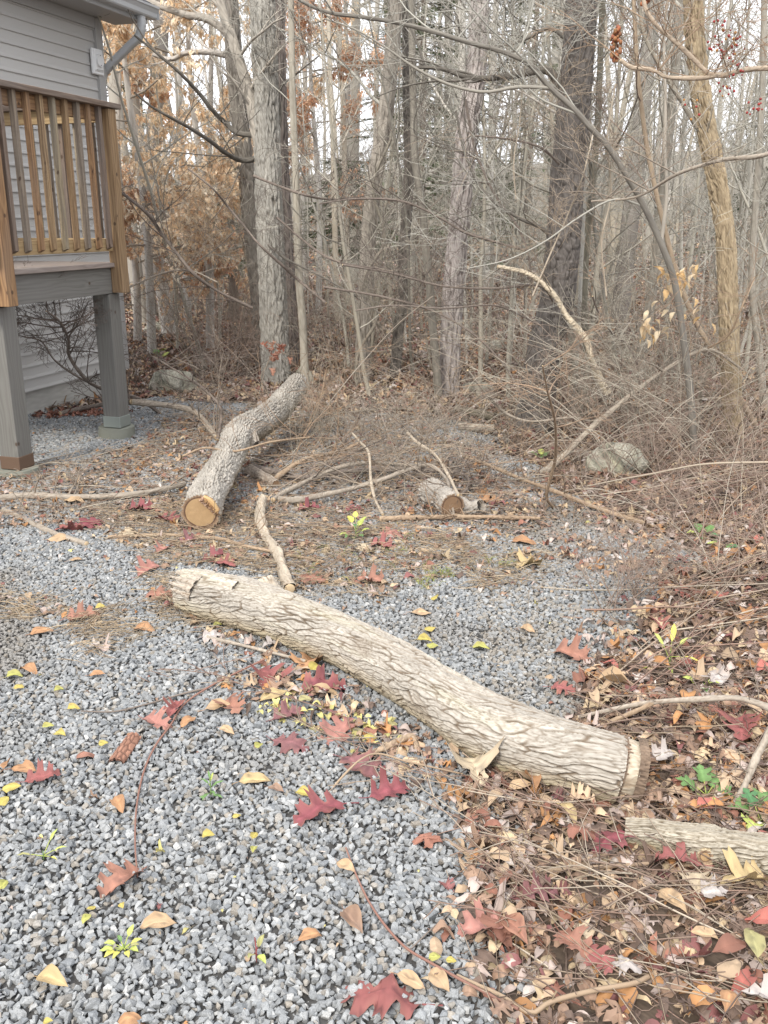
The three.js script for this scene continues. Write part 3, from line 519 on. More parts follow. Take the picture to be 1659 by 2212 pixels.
// ---------- logs ----------
function ringTex(seed, light, dark, cx = 0.5, cy = 0.5, crack = true) {
  return dataTex(512, 512, (x, y) => {
    const dx = x - cx, dy = y - cy, a = Math.atan2(dy, dx), rr = Math.hypot(dx, dy) * (1 + 0.05 * N3(Math.cos(a) * 1.5 + seed, Math.sin(a) * 1.5, 2));
    const ring = Math.sin(rr * 190 + 2.2 * N3(rr * 9, seed, 1)) * (0.4 + 0.6 * Math.abs(N3(rr * 14, seed, 6)));
    let t = 0.62 + 0.16 * ring + 0.25 * fbm(x * 5 + seed, y * 5, 3) + 0.16 * N3(x * 60 + dy * 40, y * 90, seed);
    const ray_ = N3(Math.cos(a) * 20, Math.sin(a) * 20, rr * 3 + seed); t += 0.10 * ray_;
    const saw = Math.sin((x * 0.7 + y * 0.9) * 150 + 6 * N3(x * 3, y * 3, seed)); t += 0.04 * saw;
    let c = mix3(dark, light, clamp(t));
    if (crack) for (let k = 0; k < 6; k++) { const da = Math.abs(((a - k * 1.13 - seed + 9.42) % 6.283) - 3.1416), w = 0.035 * (0.09 - rr) / 0.09; if (rr < 0.07 && da < w * 3) c = mix3(c, [0.16, 0.09, 0.05], 0.55); }
    if (rr > 0.455) c = mix3(c, [0.1, 0.055, 0.035], sstep(0.455, 0.475, rr));
    return S3(c);
  });
}
/* a sawn face: flat wood disc and a rim of bark; g = bark tube geometry, at its start or end */
function cutEnd(g, parent, atStart, ringMat, rimMat, rWood, inset = 0.004) {
  const T = (atStart ? g.userData.startT : g.userData.endT), c = atStart ? g.userData.start : g.userData.end, dir = T[0].clone().multiplyScalar(atStart ? -1 : 1), P = g.attributes.position, nt = g.userData.nt, b0 = atStart ? 0 : g.userData.n * nt;
  const pos = [], idx = [], uv = [], col = [];
  for (let k = 0; k < 2; k++) for (let j = 0; j < nt; j++) {
    const p = V(P.getX(b0 + j), P.getY(b0 + j), P.getZ(b0 + j)).sub(c), l = p.length(), q = k ? rWood + 0.003 * N3(Math.cos(j / nt * 6.28) * 2, Math.sin(j / nt * 6.28) * 2, 4) : l;
    const v = p.clone().multiplyScalar(q / l).addScaledVector(dir, k ? -0.002 : 0).add(c); pos.push(v.x, v.y, v.z); const f = 0.8 + 0.4 * hash2(j, k); col.push(...(k ? [0.16 * f, 0.095 * f, 0.055 * f] : [0.34 * f, 0.24 * f, 0.16 * f]));
  }
  for (let j = 0; j < nt; j++) { const a = j, b = (j + 1) % nt; idx.push(a, a + nt, b, b, a + nt, b + nt); if (!atStart) idx.splice(-6, 6, a, b, a + nt, b, b + nt, a + nt); }
  const rim = new THREE.BufferGeometry(); rim.setAttribute('position', new THREE.Float32BufferAttribute(pos, 3)); rim.setAttribute('color', new THREE.Float32BufferAttribute(col, 3)); rim.setIndex(idx); rim.computeVertexNormals();
  part('bark_edge', rim, rimMat, parent);
  const dp = [], du = [], di = [], rings = 12, seg = 64;
  for (let i = 0; i <= rings; i++) for (let j = 0; j < seg; j++) { const a = j / seg * 6.2832, r = rWood * 1.015 * i / rings, n = 0.0012 * N3(Math.cos(a) * r * 60, Math.sin(a) * r * 60, 3), v = c.clone().addScaledVector(T[1], Math.cos(a) * r).addScaledVector(T[2], Math.sin(a) * r).addScaledVector(dir, -inset + 0.003 + n); dp.push(v.x, v.y, v.z); du.push(0.5 + 0.5 * Math.cos(a) * i / rings, 0.5 + 0.5 * Math.sin(a) * i / rings); }
  for (let i = 0; i < rings; i++) for (let j = 0; j < seg; j++) { const a = i * seg + j, b = i * seg + (j + 1) % seg; di.push(a, a + seg, b, b, a + seg, b + seg); }
  const disc = new THREE.BufferGeometry(); disc.setAttribute('position', new THREE.Float32BufferAttribute(dp, 3)); disc.setAttribute('uv', new THREE.Float32BufferAttribute(du, 2)); disc.setIndex(di); disc.computeVertexNormals();
  part('cut_end', disc, ringMat, parent);
}
const ringTan = ringTex(3, [0.46, 0.315, 0.17], [0.27, 0.165, 0.08]), ringPale = ringTex(8, [0.66, 0.54, 0.36], [0.48, 0.36, 0.22]), ringBrown = ringTex(13, [0.26, 0.165, 0.095], [0.15, 0.09, 0.055]);
const M_tan = std({ map: ringTan, bumpMap: ringTan, bumpScale: 0.0008, ...bySide }), M_pale = std({ map: ringPale, bumpMap: ringPale, bumpScale: 0.0008, ...bySide }), M_brown = std({ map: ringBrown, ...bySide });
const barkRim = std({ vertexColors: true, ...bySide });

// the big pale log in front
{
  const uvs = [[410, 1277], [450, 1289], [538, 1308], [655, 1350], [760, 1395], [862, 1450], [954, 1512], [1051, 1569], [1162, 1610], [1287, 1645], [1332, 1657]];
  const pts = uvs.map(([u, v], i) => atY(u, v, 0.09 + 0.008 * Math.sin(i * 0.6)));
  pts.forEach((p, i) => { p.y += ground(p.x, p.z) * 0.6; const k = [0.012, 0.045][i - 9] ?? 0; if (k) p.addScaledVector(p.clone().sub(V(0, EYE, 0)).normalize(), k); });
  const o = thing('big_log', 'large pale furrowed log lying diagonally across the gravel in front', 'log', V(0, 0, 0));
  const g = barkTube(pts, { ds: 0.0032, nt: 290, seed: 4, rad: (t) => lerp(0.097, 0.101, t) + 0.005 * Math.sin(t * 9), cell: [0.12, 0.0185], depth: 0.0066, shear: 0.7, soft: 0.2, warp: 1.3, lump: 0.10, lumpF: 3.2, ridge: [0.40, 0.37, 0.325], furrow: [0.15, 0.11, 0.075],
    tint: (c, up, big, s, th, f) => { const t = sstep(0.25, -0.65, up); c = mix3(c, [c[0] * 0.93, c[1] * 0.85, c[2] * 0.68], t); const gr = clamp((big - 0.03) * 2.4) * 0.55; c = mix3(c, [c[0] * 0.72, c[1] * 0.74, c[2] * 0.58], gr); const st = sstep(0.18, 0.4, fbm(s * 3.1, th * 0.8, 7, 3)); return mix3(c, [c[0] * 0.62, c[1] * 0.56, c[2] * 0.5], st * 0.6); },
    groove: (th, t) => t < 0.02 ? 0.4 : 0 });
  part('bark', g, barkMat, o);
  { // the saw cut: bark stops short, a ledge of torn pale wood, then the dark end face
    const e = g.userData.end, T = g.userData.endT[0], q = [0, 0.016, 0.032, 0.05].map((k) => e.clone().addScaledVector(T, k - 0.004));
    const wood = barkTube(q, { ds: 0.0022, nt: 150, seed: 15, rad: (t) => lerp(0.094, 0.09, t), cell: [0.09, 0.004], depth: 0.0035, warp: 0.3, soft: 0.5, lump: 0.05, ridge: [0.47, 0.415, 0.33], furrow: [0.28, 0.21, 0.145] });
    part('split_wood', wood, barkMat, o, 'ledge of torn pale wood');
    const coll = (k0, k1, r0, seed) => barkTube([0, 0.5, 1].map((k) => e.clone().addScaledVector(T, lerp(k0, k1, k))), { ds: 0.002, nt: 170, seed, rad: () => r0, cell: [0.05, 0.007], depth: 0.005, warp: 0.6, soft: 0.4, lump: 0.06, ridge: [0.19, 0.135, 0.095], furrow: [0.08, 0.055, 0.04] });
    part('bark_strip', coll(-0.006, 0.006, 0.1, 5), barkMat, o, 'thin dark strip of bark at the saw cut');
    const slab = coll(0.04, 0.068, 0.0985, 6); part('end_slab', slab, barkMat, o, 'dark weathered slab at the very end'); cutEnd(slab, o, false, M_brown, barkRim, 0.08);
    cutEnd(g, o, false, M_pale, barkRim, 0.09);
  }
  cutEnd(g, o, true, M_tan, barkRim, 0.085);
  // upright plank of torn bark and fibre left at the cut
  const e = g.userData.end, [T, A, B] = g.userData.endT, tw = new Twigs(), r = RNG(3);
  for (let i = 0; i < 46; i++) { const y = (r() * 2 - 1) * 0.085, z = (r() * 2 - 1) * 0.07; if (Math.hypot(y, z) > 0.088) continue; const p = e.clone().addScaledVector(A, y).addScaledVector(B, z).addScaledVector(T, 0.03); tw.tube([p.clone().addScaledVector(T, -0.01), p.clone().addScaledVector(T, 0.004 + 0.012 * r() * r()).addScaledVector(A, (r() - 0.5) * 0.01)], 0.0024, 0.0006, 4, mix3([0.58, 0.47, 0.32], [0.46, 0.34, 0.22], r())); }
  for (let i = 0; i < 60; i++) { const a = r() * 6.28, R = 0.094 + 0.008 * r(), p = e.clone().addScaledVector(A, Math.cos(a) * R).addScaledVector(B, Math.sin(a) * R); const z0 = Math.cos(a) * A.y + Math.sin(a) * B.y < 0.2 && r() < 0.6 ? 0.038 : 0; tw.tube([p.clone().addScaledVector(T, -0.012 + z0), p.clone().addScaledVector(T, z0 + 0.004 + 0.022 * r() * r())], 0.0045, 0.002, 4, mix3([0.22, 0.145, 0.1], [0.12, 0.08, 0.055], r())); }
  part('splintered_fibre', tw.geo(), twigMat, o);
  // long splinter at the far end and a branch stub on its back
  const s0 = g.userData.start, [sT] = g.userData.startT;
  const sp1 = [V(0, 0.075, 0).add(s0).addScaledVector(sT, 0.3), V(0, 0.082, 0).add(s0).addScaledVector(sT, 0.1), V(0, 0.078, 0).add(s0).addScaledVector(sT, -0.03), V(0, 0.066, 0.0).add(s0).addScaledVector(sT, -0.075)];
  for (let k = 0; k < 7; k++) { const a = -0.5 + k * 0.42, up = 0.062 * Math.cos(a - 0.2) + 0.018, sd = V(-sT.z, 0, sT.x).normalize().multiplyScalar(0.085 * Math.sin(a)), L = 0.012 + 0.04 * hash2(k, 3); part('bark_splinter', barkTube([0.12, 0.03, -L * 0.6, -L].map((x) => s0.clone().add(sd).add(V(0, up, 0)).addScaledVector(sT, x)), { ds: 0.005, nt: 20, seed: k, rad: (t) => lerp(0.02, 0.004, t), cell: [0.05, 0.01], depth: 0.004, ridge: [0.42, 0.37, 0.31], furrow: [0.17, 0.12, 0.08] }), barkMat, o); }
  part('bark_splinter', barkTube(sp1, { ds: 0.004, nt: 40, seed: 9, rad: (t) => lerp(0.03, 0.008, t), cell: [0.06, 0.012], depth: 0.006, warp: 1.2, ridge: [0.52, 0.47, 0.4], furrow: [0.2, 0.14, 0.09] }), barkMat, o);
  const st = [atY(585, 1290, 0.1), atY(575, 1262, 0.17), atY(570, 1248, 0.195)];
  const sg = barkTube(st, { ds: 0.004, nt: 60, seed: 6, rad: (t) => lerp(0.06, 0.034, t), cell: [0.05, 0.014], depth: 0.006, warp: 1.3, ridge: [0.5, 0.44, 0.36], furrow: [0.2, 0.14, 0.09] });
  part('branch_stub', sg, barkMat, o); cutEnd(sg, o, false, M_tan, barkRim, 0.028);
}
// the bent log under the deck's side, its sawn face to the front
{
  const spec = [[433, 1107, 4.72], [447, 1075, 4.92], [462, 1044, 5.15], [494, 986, 5.62], [518, 938, 6.0], [552, 916, 6.3], [588, 896, 6.65], [622, 857, 7.1], [644, 828, 7.42]];
  const pts = spec.map(([u, v, d]) => atD(u, v, d));
  const o = thing('bent_log', 'bent rough barked log with a round sawn face and splintered notch', 'log');
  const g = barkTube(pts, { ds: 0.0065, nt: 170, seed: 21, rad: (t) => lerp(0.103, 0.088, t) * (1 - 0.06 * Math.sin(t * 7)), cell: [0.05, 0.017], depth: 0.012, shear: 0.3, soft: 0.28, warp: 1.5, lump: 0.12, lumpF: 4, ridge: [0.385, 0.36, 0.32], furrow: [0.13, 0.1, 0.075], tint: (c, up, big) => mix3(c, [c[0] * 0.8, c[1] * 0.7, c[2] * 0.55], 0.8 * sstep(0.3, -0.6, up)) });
  part('bark', g, barkMat, o);
  cutEnd(g, o, true, M_tan, barkRim, 0.086); cutEnd(g, o, false, M_brown, barkRim, 0.07);
  // splintered notch at the upper right of the face
  const e = g.userData.start, [T] = g.userData.startT, r = RNG(12), tw = new Twigs(), out = T.clone().negate();
  const R = V(0, 1, 0).cross(out).normalize(), U = out.clone().cross(R).normalize();
  const at2 = (x, y, z) => e.clone().addScaledVector(R, x).addScaledVector(U, y).addScaledVector(out, z);
  for (let i = 0; i < 260; i++) { // a band of torn pinkish fibres from the top down to the right
    const t = r(), w = (r() - 0.5) * 0.034, x = lerp(0.008, 0.082, t) + w * 0.75, y = lerp(0.083, 0.004, t) + w * 0.7; if (Math.hypot(x, y) > 0.1) continue;
    const l = 0.006 + 0.02 * r(); tw.tube([at2(x, y, -0.006), at2(x + 0.004, y + 0.002, l * 0.6), at2(x + 0.011 + 0.006 * r(), y + 0.008, l)], 0.0032, 0.0009, 4, mix3([0.6, 0.44, 0.34], [0.42, 0.25, 0.15], r()));
  }
  for (let i = 0; i < 150; i++) { const t = r(), x = lerp(0.035, 0.1, t), y = lerp(0.095, 0.012, t); const l = 0.012 + 0.026 * r(); tw.tube([at2(x, y, -0.02), at2(x, y, l), at2(x - 0.012 * r(), y - 0.006, l + 0.008)], 0.0035, 0.0008, 4, r() < 0.3 ? [0.2, 0.1, 0.05] : mix3([0.55, 0.36, 0.17], [0.36, 0.2, 0.09], r())); }
  part('splintered_fibre', tw.geo(), twigMat, o);
  const sh = new THREE.Shape(); sh.moveTo(0.03, 0.1); sh.quadraticCurveTo(0.082, 0.085, 0.1, 0.02); sh.lineTo(0.088, 0.012); sh.lineTo(0.082, 0.03); sh.lineTo(0.07, 0.045); sh.lineTo(0.062, 0.06); sh.lineTo(0.045, 0.075); sh.lineTo(0.03, 0.1);
  const sg = new THREE.ExtrudeGeometry(sh, { depth: 0.02, bevelEnabled: true, bevelSize: 0.002, bevelThickness: 0.002, bevelSegments: 1 }); sg.applyMatrix4(new THREE.Matrix4().makeBasis(R, U, out).setPosition(e.clone().addScaledVector(out, 0.004)));
  part('broken_hinge_wood', sg, std({ color: lin(0.52, 0.35, 0.17) }), o);
  const kn = [atD(518, 938, 6.0).add(V(0.05, -0.02, 0)), atD(560, 965, 5.95)]; // a torn lump below the bend
  part('branch_stub', barkTube([kn[0], kn[0].clone().lerp(kn[1], 0.5), kn[0].clone().lerp(kn[1], 0.75)], { ds: 0.012, nt: 40, seed: 8, rad: (t) => lerp(0.075, 0.03, t), cell: [0.05, 0.02], depth: 0.01, ridge: [0.5, 0.45, 0.38], furrow: [0.12, 0.085, 0.06] }), barkMat, o);
}
// a straight log on the ground. ends [u, v] of its axis, half width in pixels at each
function groundLog(name, label, a, b, ra, rb, o, ends) {
  const A = atY(...a, size(ra, atY(...a, 0.06))), B = atY(...b, size(rb, atY(...b, 0.06))), r0 = size(ra, A), r1 = size(rb, B);
  A.y = ground(A.x, A.z) + r0 * 0.92; B.y = ground(B.x, B.z) + r1 * 0.92;
  const t = thing(name, label, 'log'), mid = A.clone().lerp(B, 0.5).add(V(0, 0.004, 0.006));
  const g = barkTube([A, A.clone().lerp(B, 0.25).add(V(0, 0.004, -0.004)), mid, A.clone().lerp(B, 0.78), B], { ds: o.ds ?? 0.006, nt: o.nt ?? 120, rad: (q) => lerp(r0, r1, q) * (1 + (o.knob ? o.knob(q) : 0)), depth: 0.008, warp: 1.5, ...o });
  part('bark', g, barkMat, t);
  if (ends[0]) cutEnd(g, t, true, ends[0], barkRim, r0 * 0.84); if (ends[1]) cutEnd(g, t, false, ends[1], barkRim, r1 * 0.84);
  return [t, g, A, B];
}
{
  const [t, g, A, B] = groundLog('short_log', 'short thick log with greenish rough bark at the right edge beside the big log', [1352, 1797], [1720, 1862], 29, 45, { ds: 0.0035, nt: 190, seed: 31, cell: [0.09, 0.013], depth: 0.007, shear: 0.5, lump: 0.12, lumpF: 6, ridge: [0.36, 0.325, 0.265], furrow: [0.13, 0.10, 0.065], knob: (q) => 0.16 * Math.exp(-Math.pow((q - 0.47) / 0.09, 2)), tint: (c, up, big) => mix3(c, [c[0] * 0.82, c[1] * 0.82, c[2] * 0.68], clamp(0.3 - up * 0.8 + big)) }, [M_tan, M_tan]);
  const kp = A.clone().lerp(B, 0.46), f = V(-0.12, 0.1, 0.6).normalize();
  const k = [kp.clone().addScaledVector(f, 0.03), kp.clone().addScaledVector(f, 0.05), kp.clone().addScaledVector(f, 0.064)];
  const kg = barkTube(k, { ds: 0.003, nt: 40, seed: 2, rad: (q) => lerp(0.026, 0.018, q), cell: [0.02, 0.01], depth: 0.003, ridge: [0.48, 0.4, 0.27], furrow: [0.2, 0.14, 0.08] }); part('knot', kg, barkMat, t); cutEnd(kg, t, false, M_tan, barkRim, 0.012);
}
{
  const [t, g, A, B] = groundLog('cut_log', 'short white barked log with a brown sawn face lying among fallen branches', [977, 1093], [929, 1058], 27, 26, { ds: 0.007, nt: 130, seed: 41, cell: [0.06, 0.024], depth: 0.011, lump: 0.08, ridge: [0.42, 0.39, 0.35], furrow: [0.15, 0.115, 0.085] }, [M_brown, M_brown]);
  const q = A.clone().add(V(0.11, -0.03, -0.05));
  part('branch_stub', barkTube([A.clone().add(V(0.05, -0.03, -0.1)), q, q.clone().add(V(0.055, 0.035, 0.05))], { ds: 0.008, nt: 50, seed: 5, rad: (s) => lerp(0.05, 0.034, s), cell: [0.04, 0.02], depth: 0.01, ridge: [0.4, 0.37, 0.33], furrow: [0.15, 0.11, 0.085] }), barkMat, t);
}
groundLog('small_log', 'small dark log with a round cut end behind the bent log', [597, 1045], [540, 1012], 10, 13, { ds: 0.01, nt: 50, seed: 51, cell: [0.05, 0.02], depth: 0.006, ridge: [0.34, 0.29, 0.24], furrow: [0.13, 0.09, 0.07] }, [M_brown, null]);
groundLog('dark_log', 'dark mossy log end lying at the foot of the trees', [985, 888], [1070, 905], 9, 10, { ds: 0.02, nt: 40, seed: 61, cell: [0.07, 0.03], depth: 0.006, ridge: [0.16, 0.14, 0.1], furrow: [0.06, 0.05, 0.04] }, [M_tan, null]);
groundLog('pale_log', 'pale grey log lying flat just in front of the dark mossy log', [990, 925], [1068, 928], 9, 9, { ds: 0.02, nt: 40, seed: 62, cell: [0.07, 0.03], depth: 0.006, ridge: [0.42, 0.37, 0.3], furrow: [0.16, 0.12, 0.1] }, [null, M_brown]);
// chunk of bark on the gravel
{
  const c = atY(270, 1622, 0.02), g = new THREE.PlaneGeometry(0.052, 0.15, 24, 60), P = g.attributes.position, col = [];
  for (let i = 0; i < P.count; i++) { const x = P.getX(i), y = P.getY(i); const ed = 1 + 0.15 * N3(y * 40, 3, 1); const [a, b] = cells(y * 30, (x / 0.052 + 0.5) * 4, 64, 7); const e = sstep(0.02, 0.4, b - a); P.setXYZ(i, x * ed, y * (1 + 0.05 * N3(x * 60, 1, 4)), 0.02 * Math.cos(x / 0.026 * 1.3) + 0.005 * e); const q = mix3([0.13, 0.065, 0.045], [0.33, 0.17, 0.115], e * (0.6 + 0.6 * N3(x * 90, y * 30, 1) + 0.2)); col.push(...q.map((k) => clamp(k, 0.02))); }
  g.setAttribute('color', new THREE.Float32BufferAttribute(col, 3)); g.computeVertexNormals(); const back = g.clone(); back.translate(0, 0, -0.005);
  const m = mergeGeometries([g, back]); m.rotateX(-Math.PI / 2); m.rotateY(-0.12); m.translate(c.x, c.y - 0.002, c.z);
  solo('bark_piece', m, std({ vertexColors: true, ...bySide }), 'reddish brown flake of bark lying on the gravel at left', 'bark');
}
// ---------- boulders ----------
const rockTex = dataTex(512, 512, (x, y) => { const n = 0.75 + 0.5 * tile(x, y, 5, 5, 2) + 0.35 * tile(x, y, 18, 18, 6) + 0.3 * tile(x, y, 70, 70, 9), g = clamp(0.5 + tile(x, y, 4, 4, 14) * 0.7); return S3(mix3([0.43, 0.41, 0.35], [0.30, 0.29, 0.21], g).map((c) => c * n)); });
const rockMat = std({ map: rockTex, bumpMap: rockTex, bumpScale: 0.006, roughness: 0.95 });
function boulder(label, u, v, w, h, seed, deep = 0.8, d) {
  const base = d ? atD(u, v, d) : atY(u, v, 0); base.y = ground(base.x, base.z); const W = size(w, base), H = size(h, base);
  const g = new THREE.IcosahedronGeometry(1, 26), P = g.attributes.position, uv = [], rr = RNG(seed), cuts = [];
  for (let i = 0; i < 9; i++) { const n = randDir(rr); n.y = Math.abs(n.y) * 0.8; cuts.push([n.normalize(), 0.68 + 0.24 * rr()]); }
  for (let i = 0; i < P.count; i++) {
    const p = V(P.getX(i), P.getY(i), P.getZ(i));
    for (const [n, k] of cuts) { const q = p.dot(n) - k; if (q > 0) p.addScaledVector(n, -q * 0.8); }
    p.multiplyScalar(1 + 0.07 * N3(p.x * 2 + seed, p.y * 2, p.z * 2) + 0.035 * N3(p.x * 6 + seed, p.y * 6, p.z * 6) + 0.012 * N3(p.x * 18, p.y * 18 + seed, p.z * 18));
    P.setXYZ(i, p.x * W * 0.56, p.y * H * 0.72 + H * 0.36, p.z * W * 0.5 * deep); uv.push(p.x * 0.7 + p.y * 0.2, p.z * 0.6 + p.y * 0.7);
  }
  g.setAttribute('uv', new THREE.Float32BufferAttribute(uv, 2)); g.computeVertexNormals();
  const m = solo('boulder', g, rockMat, label, 'boulder'); m.position.copy(base).add(V(0, -0.03, -W * 0.3)); return m;
}
boulder('greenish grey boulder between the house corner and the tall pale tree', 372, 848, 104, 58, 5);
boulder('rounded pale boulder half hidden by twigs right of the dark tree', 1340, 1030, 122, 68, 9, 0.75);
boulder('pale stone among the twigs left of the dark tree', 1030, 850, 70, 30, 12);
boulder('low flat grey rock behind the pale stone in the woods', 1060, 790, 45, 30, 15, 0.8, 12);
boulder('small grey rock at the foot of the tall pale tree', 652, 838, 46, 46, 18, 0.8, 9.4);
boulder('flat pale rock on the woods floor far left behind the boulder', 332, 712, 50, 24, 22, 0.8, 14);
// ---------- fallen branches and sticks, each its own thing ----------
const stickCol = { grey: [[0.33, 0.29, 0.24], [0.2, 0.155, 0.12]], tan: [[0.34, 0.255, 0.175], [0.2, 0.13, 0.085]], pale: [[0.42, 0.365, 0.29], [0.27, 0.2, 0.14]], dark: [[0.2, 0.165, 0.14], [0.09, 0.07, 0.06]], red: [[0.25, 0.13, 0.1], [0.13, 0.07, 0.055]] };
/* list: [u, v, lift above the ground in metres] or with o.d: [u, v, distance]; r0, r1 half widths in pixels */
function branch(name, label, list, r0, r1, colour, o = {}) {
  const pts = list.map(([u, v, k]) => {
    if (o.d) return atD(u, v, k ?? o.d);
    let p = atY(u, v, k ?? 0.02); for (let i = 0; i < 2; i++) p = atY(u, v, ground(p.x, p.z) + (k ?? 0.02)); return p;
  });
  const R0 = size(r0, pts[0]), R1 = size(r1, pts[pts.length - 1]), [ridge, furrow] = stickCol[colour], t = thing(name, label, o.cat ?? 'branch'), r = RNG(list.length * 31 + Math.round(list[0][0]));
  if (R0 > 0.006) {
    const g = barkTube(pts, { ds: Math.max(0.006, R0 * 0.5), nt: R0 > 0.02 ? 28 : 14, seed: r() * 50, rad: (q) => lerp(R0, R1, q) * (1 + 0.10 * Math.sin(q * 17 + r0)), cell: [0.03, R0 * 0.6], depth: R0 * 0.14, warp: 1, ridge, furrow, lump: 0.16, lumpF: 9, ...o.bark });
    part('bark', g, barkMat, t);
    const cap = (atS) => { const e = atS ? g.userData.start : g.userData.end, T = (atS ? g.userData.startT : g.userData.endT)[0], c = new THREE.SphereGeometry((atS ? R0 : R1) * 0.97, 12, 8); c.scale(1, 0.3, 1); c.applyQuaternion(new THREE.Quaternion().setFromUnitVectors(V(0, 1, 0), T)); c.translate(e.x, e.y, e.z); part('broken_end', c, std({ color: lin(...(o.end ?? [0.5, 0.38, 0.24])) }), t); };
    cap(true); cap(false);
  } else { const tw = new Twigs(); tw.tube(smoothPath(pts, Math.max(0.012, R0 * 3)).pts, R0, R1, 6, ridge, mix3(ridge, furrow, 0.4)); part('stem', tw.geo(), twigMat, t); }
  if (o.twigs) {
    const tw = new Twigs(), sp = smoothPath(pts, 0.03).pts;
    for (let i = 0; i < o.twigs; i++) { const q = sp[Math.floor((o.tFrom ?? 0.2) * sp.length + r() * (1 - (o.tFrom ?? 0.2)) * (sp.length - 1))], d = randDir(r); d.y = Math.abs(d.y) * 0.7 * (o.rise ?? 1) + 0.08; grow(tw, q, d, (o.tl ?? 0.4) * (0.5 + r()), Math.min(R0 * 0.4, 0.006) * (0.6 + 0.5 * r()), o.tDepth ?? 2, { r, segs: 6, wob: 0.22, up: -0.01, kids: 4, ratio: 0.55, minR: 0.0013, col: mix3(furrow, ridge, 0.35), ang: 0.8 }); }
    part('twigs', tw.geo(), twigMat, t);
  }
  return t;
}
branch('curved_branch', 'short pale crooked branch standing against the back of the big log', [[568, 1077, 0.07], [561, 1110, 0.05], [573, 1156, 0.03], [598, 1192, 0.03], [608, 1222, 0.03], [626, 1272, 0.03]], 10, 12, 'pale', { bark: { lump: 0.3, lumpF: 14 } });
branch('long_branch', 'long grey branch lying level from the left edge to the bent log', [[-60, 1079, 0.03], [0, 1076, 0.03], [55, 1071, 0.03], [150, 1074, 0.03], [273, 1070, 0.04], [345, 1058, 0.05], [400, 1045, 0.06]], 8.5, 5, 'grey', { twigs: 7, tl: 0.3 });
branch('broken_stick', 'short grey stick with a ragged end pointing right at the left edge', [[8, 1101], [79, 1135], [131, 1157], [187, 1175]], 5, 6, 'grey', { twigs: 3, tl: 0.2, tDepth: 1 });
branch('thin_pole', 'long smooth tan stick lying in front of the bent log face', [[234, 1160, 0.015], [357, 1156, 0.02], [476, 1164, 0.03], [516, 1176, 0.03], [590, 1192, 0.025], [700, 1214, 0.02]], 4.2, 3.4, 'tan', { twigs: 4, tl: 0.25, tDepth: 1 });
branch('straight_stick', 'straight pale stick resting on gravel along the lower side of the big log', [[448, 1376], [556, 1402, 0.025], [660, 1428, 0.03]], 4.2, 3.4, 'grey');
branch('thorny_runner', 'long thin dark runner curving down the gravel to the reddish oak leaf', [[571, 1424, 0.04], [448, 1486, 0.025], [397, 1522, 0.02], [369, 1565, 0.02], [337, 1609, 0.02], [313, 1660, 0.02], [296, 1735, 0.02], [292, 1824, 0.025], [297, 1895, 0.02]], 2.4, 2, 'red');
branch('forked_twig', 'dark twig reaching left across the gravel from the long runner', [[448, 1486, 0.02], [397, 1498], [317, 1521], [246, 1537], [175, 1536]], 2.4, 1.6, 'dark');
branch('runner', 'thin dark stem curving from a small tan leaf down to the lower right', [[747, 1831], [767, 1884], [800, 1953], [840, 2009], [879, 2049], [929, 2079, 0.03], [1012, 2125, 0.035], [1120, 2180, 0.04]], 1.8, 4, 'red');
branch('side_twig', 'fine dark twig slanting up right from the thin dark stem', [[888, 2049], [945, 1995], [1018, 1937], [1050, 1915]], 1.6, 1.2, 'dark');
branch('white_tipped_branch', 'forked grey branch with a pale cut tip at the bottom right', [[987, 2108, 0.02], [1080, 2150, 0.03], [1149, 2188, 0.035], [1185, 2166, 0.035], [1280, 2140, 0.04], [1372, 2123, 0.04], [1400, 2110, 0.03]], 5, 6, 'tan', { end: [0.7, 0.6, 0.45] });
branch('buried_branch', 'brown branch half buried in leaves below the big log end', [[1080, 1900, 0.015], [1150, 1884, 0.025], [1214, 1878, 0.03], [1303, 1872, 0.03], [1400, 1866, 0.02]], 4, 5, 'tan');
branch('decayed_stick', 'thick decayed stick with flaking bark tucked under the big log', [[760, 1648, 0.02], [815, 1622, 0.03], [870, 1598, 0.035], [890, 1592, 0.03], [900, 1625, 0.02]], 7, 6, 'grey', { bark: { depth: 0.005, ridge: [0.4, 0.3, 0.21], furrow: [0.13, 0.085, 0.055] } });
branch('bent_cane', 'bent yellowish stem arching over the maroon oak leaf', [[720, 1700, 0.02], [745, 1672, 0.05], [780, 1640, 0.07], [815, 1628, 0.06], [880, 1645, 0.04], [1000, 1672, 0.03]], 2.6, 2, 'tan', { bark: {} });
branch('yellow_straw', 'thin bright yellow stalk in front of the big log right end', [[1010, 1708, 0.05], [1090, 1722, 0.06], [1200, 1733, 0.06], [1278, 1728, 0.05]], 1.3, 1.0, 'pale');
branch('drooping_branch', 'smooth arched branch running to the right edge behind the big log end', [[1249, 1549, 0.03], [1334, 1530, 0.06], [1402, 1518, 0.09], [1503, 1511, 0.12], [1605, 1510, 0.12], [1700, 1545, 0.1]], 4, 8, 'grey', { twigs: 4, tl: 0.25, tDepth: 1 });
branch('prop_stick', 'short fork under the arched branch behind the big log end', [[1314, 1561, 0.03], [1378, 1534, 0.07], [1410, 1519, 0.09]], 5, 5, 'tan');
branch('leaning_stick', 'pale forked stick leaning up from the leaves at the right edge', [[1590, 1735, 0.02], [1612, 1690, 0.07], [1632, 1640, 0.12], [1690, 1535, 0.22]], 7, 9, 'grey', { twigs: 2, tl: 0.2, tDepth: 1 });
branch('front_branch', 'long grey branch lying in front of the small white barked log', [[822, 1121, 0.03], [870, 1119, 0.03], [960, 1117, 0.03], [1060, 1117, 0.03], [1165, 1120, 0.03]], 6, 4, 'tan', { twigs: 5, tl: 0.25 });
